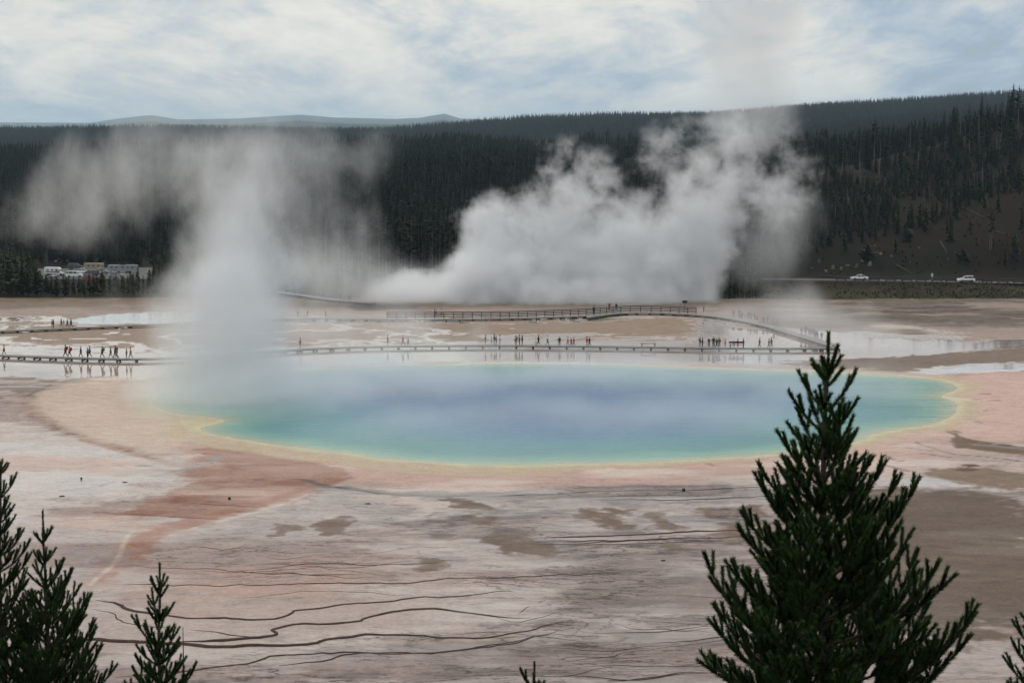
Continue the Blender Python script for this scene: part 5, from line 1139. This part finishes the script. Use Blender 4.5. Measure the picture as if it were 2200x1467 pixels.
person(153, 703.5, 20, 'walk', 'black', 'dark', 180, 'person in black, rightmost of the group on the left rear boardwalk', GR)
person(645, 749, 24, 'stand', 'grey', 'grey', 180, 'ghostly lone person in thick mist at the right edge of the steam column', GF)
person(833, 743, 25, 'stand', 'brown', 'dark', 0, 'dark person in mist alone left of the one in dull red', GF)
person(866, 743, 25, 'walk', 'red', 'grey', 180, 'misty person in dull red striding on the front boardwalk', GF)
person(877, 743, 18, 'walk', 'maroon', 'dark', 180, 'small child behind the misty striding person', GF)
for (u, v, hp, k, t, b, f, lab) in ((1043, 741, 23, 'stand', 'grey', 'khaki', 0, 'person in grey, leftmost of the misty group of four in mid boardwalk'), (1056, 741, 18, 'stand', 'white', 'khaki', 180, 'shorter person in white at the left of the misty mid group'), (1062, 741, 24, 'stand', 'navy', 'khaki', 180, 'tall person in dark blue amid the misty mid group'), (1066, 741, 21, 'stand', 'grey', 'jeans', 0, 'person in grey with pack amid the misty mid group'), (1074, 741, 22, 'stand', 'white', 'khaki', 0, 'person in a white shirt, rightmost of the misty mid group'),
        (1107, 742, 21, 'stand', 'khaki', 'brown', 0, 'person in khaki, left of the tight group of four'), (1110, 742, 22, 'photo', 'brown', 'khaki', 0, 'person in brown behind the khaki one in the tight group'), (1116, 742, 24, 'stand', 'grey', 'dark', 180, 'person in pale shirt with dark sleeves in the tight group of four'), (1122, 742, 23, 'stand', 'black', 'dark', 180, 'person in black at the right of the tight group of four'),
        (1151, 742, 15, 'stand', 'white', 'khaki', 180, 'small child in white beside the adult in black'), (1157, 742, 23, 'walk', 'black', 'black', 180, 'adult in black reaching for the small child'), (1176, 742, 23, 'walk', 'white', 'blue', 0, 'person in white holding up a pale pole, alone'), (1202, 743, 20, 'stand', 'black', 'dark', 90, 'person in a long black coat standing alone'),
        (1220, 743, 20, 'walk', 'pink', 'grey', 180, 'person in bright pink red jacket, left of the trio in red'), (1227, 743, 18, 'walk', 'maroon', 'dark', 0, 'person in dark plum, middle of the trio in red'), (1233, 743, 20, 'walk', 'red', 'maroon', 180, 'person in red, right of the trio in red'), (1261, 743.5, 22, 'stand', 'red', 'brown', 180, 'person in a vivid red jacket, left of the right hand pair'), (1266.5, 744, 21, 'walk', 'dark', 'navy', 180, 'person in dark green walking close behind the vivid red jacket')):
    person(u, v, hp, k, t, b, f, lab, GF)
for (u, v, hp, k, t, b, f, lab) in ((1504, 746, 22, 'photo', 'dark', 'grey', 180, 'person taking a photo, leftmost of the right front boardwalk crowd'), (1509, 746, 22, 'stand', 'green', 'dark', 180, 'person in dark green beside the one taking a photo'), (1523, 747, 21, 'photo', 'navy', 'grey', 90, 'person in navy with bare legs looking down'), (1533, 747, 24, 'stand', 'navy', 'jeans', 90, 'broad person in navy in the right crowd'), (1540, 747, 21, 'walk', 'dark', 'dark', 180, 'dark clothed person just right of the broad navy one'), (1545, 747, 22, 'stand', 'brown', 'grey', 90, 'person in olive brown in the right crowd'), (1558, 747, 20, 'stand', 'pink', 'khaki', 180, 'person with pink top behind the bench'),
        (1577, 747, 14, 'stand', 'maroon', 'red', 0, 'small child in red by the bench'), (1585, 747, 20, 'stand', 'dark', 'red', 0, 'person in black with reddish shorts next to the child'), (1597, 747, 21, 'stand', 'maroon', 'jeans', 180, 'person in dark maroon and jeans at the right of the bench'), (1632, 747, 21, 'walk', 'grey', 'grey', 180, 'hazy lone walker right of the bench group'), (1652, 747, 20, 'walk', 'khaki', 'grey', 180, 'hazy walker in tan, left of the last pair'), (1657, 747, 23, 'walk', 'grey', 'grey', 0, 'hazy tall walker, right of the last pair')):
    person(u, v, hp, k, t, b, f, lab, GF)
for (u, v, hp, k, t, b, f, lab, w) in ((934, 682, 18, 'walk', 'dark', 'khaki', 180, 'bare legged walker, left of the pair behind the railing', 1), (937, 682, 17, 'walk', 'maroon', 'khaki', 180, 'walker in dark red, right of the pair behind the railing', 1), (949, 681, 18, 'walk', 'white', 'khaki', 180, 'lone walker in pale top behind the railing', 1), (1276, 677, 20, 'lean', 'black', 'black', 90, 'dark heavy figure leaning at the low end of the platform rail', 1), (1309, 668, 17, 'armsup', 'maroon', 'dark', 90, 'person in dark red with both arms raised to the head on the platform', 1), (1324, 667, 16, 'stand', 'black', 'black', 90, 'person in black on the platform right of the raised arms', 1), (1512, 671, 15, 'stand', 'green', 'dark', 180, 'person in dark teal standing near the end of the railing', 1)):
    person(u, v, hp, k, t, b, f, lab, GR, z=DZ + .06)
for (u, v, hp, k, t, b, f, lab) in ((1576, 682, 17, 'stand', 'dark', 'dark', 90, 'lone dark figure just left of the rear crowd on the curved boardwalk'), (1588, 683, 19, 'stand', 'black', 'maroon', 90, 'black clad person at the left of the rear crowd'), (1593, 685, 18, 'stand', 'maroon', 'dark', 90, 'person in dark red in the left of the rear crowd'), (1600, 684, 15, 'stand', 'red', 'brown', 0, 'short person in dull red in the rear crowd'), (1608, 686, 18, 'stand', 'black', 'dark', 90, 'person in black in the middle of the rear crowd'), (1613, 687, 19, 'stand', 'navy', 'brown', 90, 'person in navy in the middle of the rear crowd'), (1618, 688, 16, 'walk', 'maroon', 'lime', 0, 'person with lime green shorts in the rear crowd'), (1621, 688, 18, 'stand', 'dark', 'dark', 180, 'dark person left of the orange jacket'), (1626, 689, 19, 'stand', 'orange', 'navy', 90, 'person in a vivid orange jacket on the curved boardwalk'),
        (1640, 694, 14, 'stand', 'brown', 'brown', 90, 'short hazy person right of the orange jacket'), (1649, 692, 15, 'stand', 'grey', 'grey', 90, 'hazy grey person further right of the orange jacket'), (1663, 700, 18, 'stand', 'grey', 'grey', 90, 'hazy person, left of the spaced pair on the descending walk'), (1670, 698, 14, 'walk', 'brown', 'grey', 0, 'hazy person, right of the spaced pair on the descending walk'),
        (1722, 720, 20, 'stand', 'brown', 'dark', 90, 'misty person, leftmost of the crowd near the pine tip'), (1731, 720, 22, 'stand', 'dark', 'dark', 90, 'tall misty person second in the crowd near the pine tip'), (1738, 721, 18, 'stand', 'maroon', 'brown', 90, 'misty person in dull red in the crowd near the pine tip'), (1743, 722, 21, 'stand', 'red', 'dark', 90, 'misty person in red in the crowd near the pine tip'), (1748, 725, 20, 'stand', 'dark', 'grey', 90, 'misty dark person in the crowd near the pine tip'), (1752, 727, 20, 'stand', 'grey', 'dark', 90, 'misty grey person behind others near the pine tip'), (1756, 728, 19, 'walk', 'navy', 'dark', 0, 'misty person at the right of the crowd near the pine tip'), (1765, 731, 19, 'stand', 'brown', 'brown', 90, 'faint lone person just left of the pine tip')):
    person(u, v, hp, k, t, b, f, lab, GR)
GFAR = 'faint visitors on the distant boardwalk'
for i, (u, v) in enumerate(((627, 631), (645, 633), (684, 638), (690, 639), (696, 640), (732, 645), (740, 646), (748, 647), (753, 647))):
    person(u, v, 15, 'stand' if i % 2 else 'walk', ('grey', 'dark', 'brown')[i % 3], 'dark', 180, 'faint hazy figure on the distant boardwalk left of the mound', GFAR)
for i, (u, v) in enumerate(((661, 681), (640, 681), (700, 683))):
    person(u, v, 16, 'stand', ('dark', 'grey', 'brown')[i], 'dark', 180, ('dark hazy figure at the bend of the rear walk left of the railing', 'faint figure nearest the steam column on the rear walk', 'brown hazy figure midway between bend and railing')[i], GR)
# pale pole held up by the person in white
p_ = P(1175, 742, DZ + .02); mb = MB(); mb.tube([(0, 0, .9), (.05, 0, 2.1)], .03, 5); o = mb.build('pole', flat('pale_blue_plastic', (.5, .55, .7), .5), loc=(p_.x, p_.y - .25, p_.z)); tag(o, 'pale upright pole held by the person in white', 'pole')

# ================================================================ vehicles
m_white = flat('white_car_paint', (.78, .79, .80), .25, .02, spec=.6); m_glass = flat('dark_car_glass', (.02, .024, .028), .1, .05, spec=.7); m_tyre = flat('tyre_rubber', (.02, .02, .02), .85, .1)
m_rim = flat('alloy_rim', (.35, .35, .36), .35, .05, metal=.8); m_red = flat('dark_red_paint', (.20, .03, .04), .3, .05, spec=.6); m_char = flat('charcoal_paint', (.045, .048, .052), .3, .05, spec=.6); m_silver = flat('silver_paint', (.26, .27, .28), .3, .05, spec=.6); m_beige = flat('beige_panel', (.30, .26, .19), .6, .08); m_lamp = flat('lamp_lens', (.6, .6, .55), .2, .05); m_tail = flat('tail_lens', (.3, .02, .02), .3, .05)  # beige is darkened to stand for shade and steam on the motorhome
def side_loft(mb, prof_pts, w0, w1f, mi=0):
    """side outline in x,z; half width tapers with height"""
    zt = max(z for x, z in prof_pts); zb = min(z for x, z in prof_pts); n = len(prof_pts); vs = []
    for s in (-1, 1):
        for x, z in prof_pts: vs.append((x, s * (w0 - (w0 - w1f) * max(0, (z - zb) / (zt - zb + 1e-9)) ** 1.5), z))
    fs = [tuple(range(n - 1, -1, -1)), tuple(range(n, 2 * n))] + [(i, (i + 1) % n, (i + 1) % n + n, i + n) for i in range(n)]
    mb.add(vs, fs, mi)
def car(kind, x, y, z, rz, paint_, label, group='cars'):
    e_ = empty('car', (x, y, z), rz); tag(e_, label, 'car', group)
    if kind == 'sedan': lo = [(-2.3, .35), (-2.35, .6), (-2.3, .92), (-1.6, .98), (1.0, .95), (2.15, .78), (2.35, .6), (2.35, .35)]; gh = [(-1.75, .95), (-1.0, 1.38), (-.55, 1.44), (.25, 1.44), (1.1, .94)]
    elif kind == 'suv': lo = [(-2.3, .4), (-2.35, .7), (-2.3, 1.05), (1.05, 1.05), (2.1, .95), (2.3, .7), (2.3, .4)]; gh = [(-2.2, 1.03), (-2.0, 1.55), (-1.5, 1.68), (.2, 1.66), (1.15, 1.03)]
    else: lo = [(-2.4, .4), (-2.45, .7), (-2.4, 1.05), (1.3, 1.05), (2.3, .9), (2.4, .7), (2.4, .4)]; gh = [(-2.35, 1.03), (-2.2, 1.65), (-1.8, 1.78), (.5, 1.76), (1.5, 1.03)]
    mb = MB(); side_loft(mb, lo, .9, .84); mb.build('body', paint_, e_)
    mb = MB(); side_loft(mb, gh, .80, .62); mb.build('window', m_glass, e_)
    mb = MB(); top = [p for p in gh if p[1] > 1.3]; xa, xb = min(p[0] for p in top), max(p[0] for p in top); zt = max(p[1] for p in top)
    mb.box(((xa + xb) / 2, 0, zt + .015), (xb - xa, 1.26, .06)); mb.build('roof', paint_, e_)
    mb = MB()
    for s in (-1, 1):
        for px_ in (gh[0][0] + .45, -.35, gh[-1][0] - .35): mb.bar((px_, s * .79, lo[3][1]), (px_ * .75 - .08, s * .64, zt), .07, .05)
    mb.build('pillars', paint_, e_)
    for wx_ in (-1.4, 1.4):
        for s in (-1, 1):
            m2 = MB(); m2.tube([(0, -.11, 0), (0, .11, 0)], .34, 14); w_ = m2.build('tyre', m_tyre, e_, loc=(wx_, s * .8, .34)); w_.name = 'wheel'
            m3 = MB(); m3.tube([(0, -.02, 0), (0, .02, 0)], .2, 10); m3.build('rim', m_rim, w_, loc=(0, s * .11, 0))
    for s in (-1, 1):
        mb = MB(); mb.box((2.3, s * .62, .72), (.12, .34, .14)); mb.build('headlight', m_lamp, e_); mb = MB(); mb.box((-2.32, s * .66, .82), (.1, .26, .16)); mb.build('tail_light', m_tail, e_)
    return e_
p_ = P(1846, 601.3, -4.93); car('sedan', p_.x, p_.y, -4.93, R(180), m_white, 'white saloon parked on the road, the left one of two below the slope', 'cars on the road')
p_ = P(2075, 606, -4.93); car('suv', p_.x, p_.y, -4.93, R(181), m_white, 'white estate car with a tall rear, on the road at the right', 'cars on the road')
ZP = -3.9
for (u, v, kind, pt, rz, lab) in ((174, 588, 'sedan', m_white, 185, 'white car in front of the beige motorhome'), (160, 596, 'suv', m_white, 10, 'white car half hidden by young pines, left of the red one'), (196, 603, 'suv', m_red, 20, 'dark red car nearest in the parking lot'), (194, 594, 'van', m_char, 178, 'charcoal van between the beige motorhome and the red car'), (163, 579, 'van', m_char, 0, 'dark van left of the beige motorhome'), (217, 588, 'sedan', m_silver, 5, 'silver blue car right of the charcoal van'), (118, 606, 'suv', m_silver, 70, 'silver car under the white camper behind pines'), (135, 566, 'sedan', m_silver, 30, 'pale car far back in the lot right of the white camper'), (250, 596, 'sedan', m_silver, 10, 'pale car in mist below the trailer')):
    p_ = P(u, v, ZP); car(kind, p_.x, p_.y, ZP + .02, R(rz), pt, lab, 'cars in the parking lot')
for (u, v, lab) in ((395, 496, 'pale car glimpsed through steam on the upper left hillside'), (30, 534, 'small white car glinting in the dark wood at the far left')):
    x_, y_, z_ = hit(u, v, 540, 900); car('suv', x_, y_, z_ + .6, R(15), m_white, lab, 'cars glimpsed among the trees')
def rv(kind, u, v, rz, label):
    p_ = P(u, v, ZP); e_ = empty('camper', (p_.x, p_.y, ZP + .02), R(rz), .76); tag(e_, label, 'camper')
    Lh = {'truck': 3.0, 'motor': 3.6, 'trailer': 3.4}[kind]; paint_ = m_beige if kind == 'motor' else m_white if kind == 'truck' else m_silver
    mb = MB()
    if kind == 'truck': side_loft(mb, [(-Lh, .8), (-Lh, 3.0), (-2.6, 3.15), (2.2, 3.0), (2.9, 2.5), (2.8, 2.1), (1.2, 2.0), (1.2, .8)], 1.15, 1.05)
    else: side_loft(mb, [(-Lh, .6), (-Lh - .05, 2.7), (-Lh + .2, 2.95), (Lh - .2, 2.95), (Lh, 2.6), (Lh, .6)], 1.2, 1.12)
    mb.build('body', paint_, e_)
    mb = MB(); mb.box((0, 0, 1.35), (Lh * 1.7, 2.36, .32)); mb.build('stripe', m_char if kind == 'truck' else m_tail if False else m_beige if kind != 'motor' else m_char, e_) if kind == 'truck' else None
    for xw in (-Lh * .55, 0, Lh * .5):
        for s in (-1, 1): mb = MB(); mb.box((xw, s * 1.17, 2.05), (.7, .06, .45)); mb.build('window', m_glass, e_)
    if kind != 'trailer':
        mb = MB(); side_loft(mb, [(1.2 if kind == 'truck' else Lh, .6), (1.25 if kind == 'truck' else Lh, 1.9), (2.3 if kind == 'truck' else Lh + .5, 1.85), (3.0 if kind == 'truck' else Lh + .9, 1.2), (4.0 if kind == 'truck' else Lh + 1.3, 1.05), (4.0 if kind == 'truck' else Lh + 1.3, .6)], 1.0, .8); mb.build('cab', m_white if kind == 'truck' else m_beige, e_)
        mb = MB(); mb.box((2.3 if kind == 'truck' else Lh + .5, 0, 1.55), (.8, 1.7, .4)); mb.build('windscreen', m_glass, e_)
    for xw in ((-1.6, 3.1) if kind == 'truck' else (-2, 3.6) if kind == 'motor' else (-.6, .5)):
        for s in (-1, 1): m2 = MB(); m2.tube([(0, -.12, 0), (0, .12, 0)], .42, 12); m2.build('wheel', m_tyre, e_, loc=(xw, s * 1.0, .42))
rv('truck', 114, 592, 0, 'white truck camper with an overcab bulge, tallest vehicle at the left of the lot')
rv('motor', 202, 582, 178, 'beige motorhome with small square windows in the middle of the lot')
rv('trailer', 252, 586, 2, 'pale travel trailer in thin steam, left of the two in line')
rv('trailer', 276, 586, 0, 'pale travel trailer fading into the steam, right of the two in line')
# small white-and-grey figure by the road
p_ = P(2012, 603, -4.93); e_ = empty('person', (p_.x, p_.y + 5.5, H(p_.x, p_.y + 5.5)), R(-90), 1.1); tag(e_, 'person in white standing beyond the road left of the estate car', 'person')
for nm, cl in (('body', None), ('jacket', 'white'), ('trousers', 'white'), ('hair', 'tan')):
    o = link(nm, POSES['stand'][nm], e_)
    if cl: o.material_slots[0].link = 'OBJECT'; o.material_slots[0].material = cmat(PAL[cl])
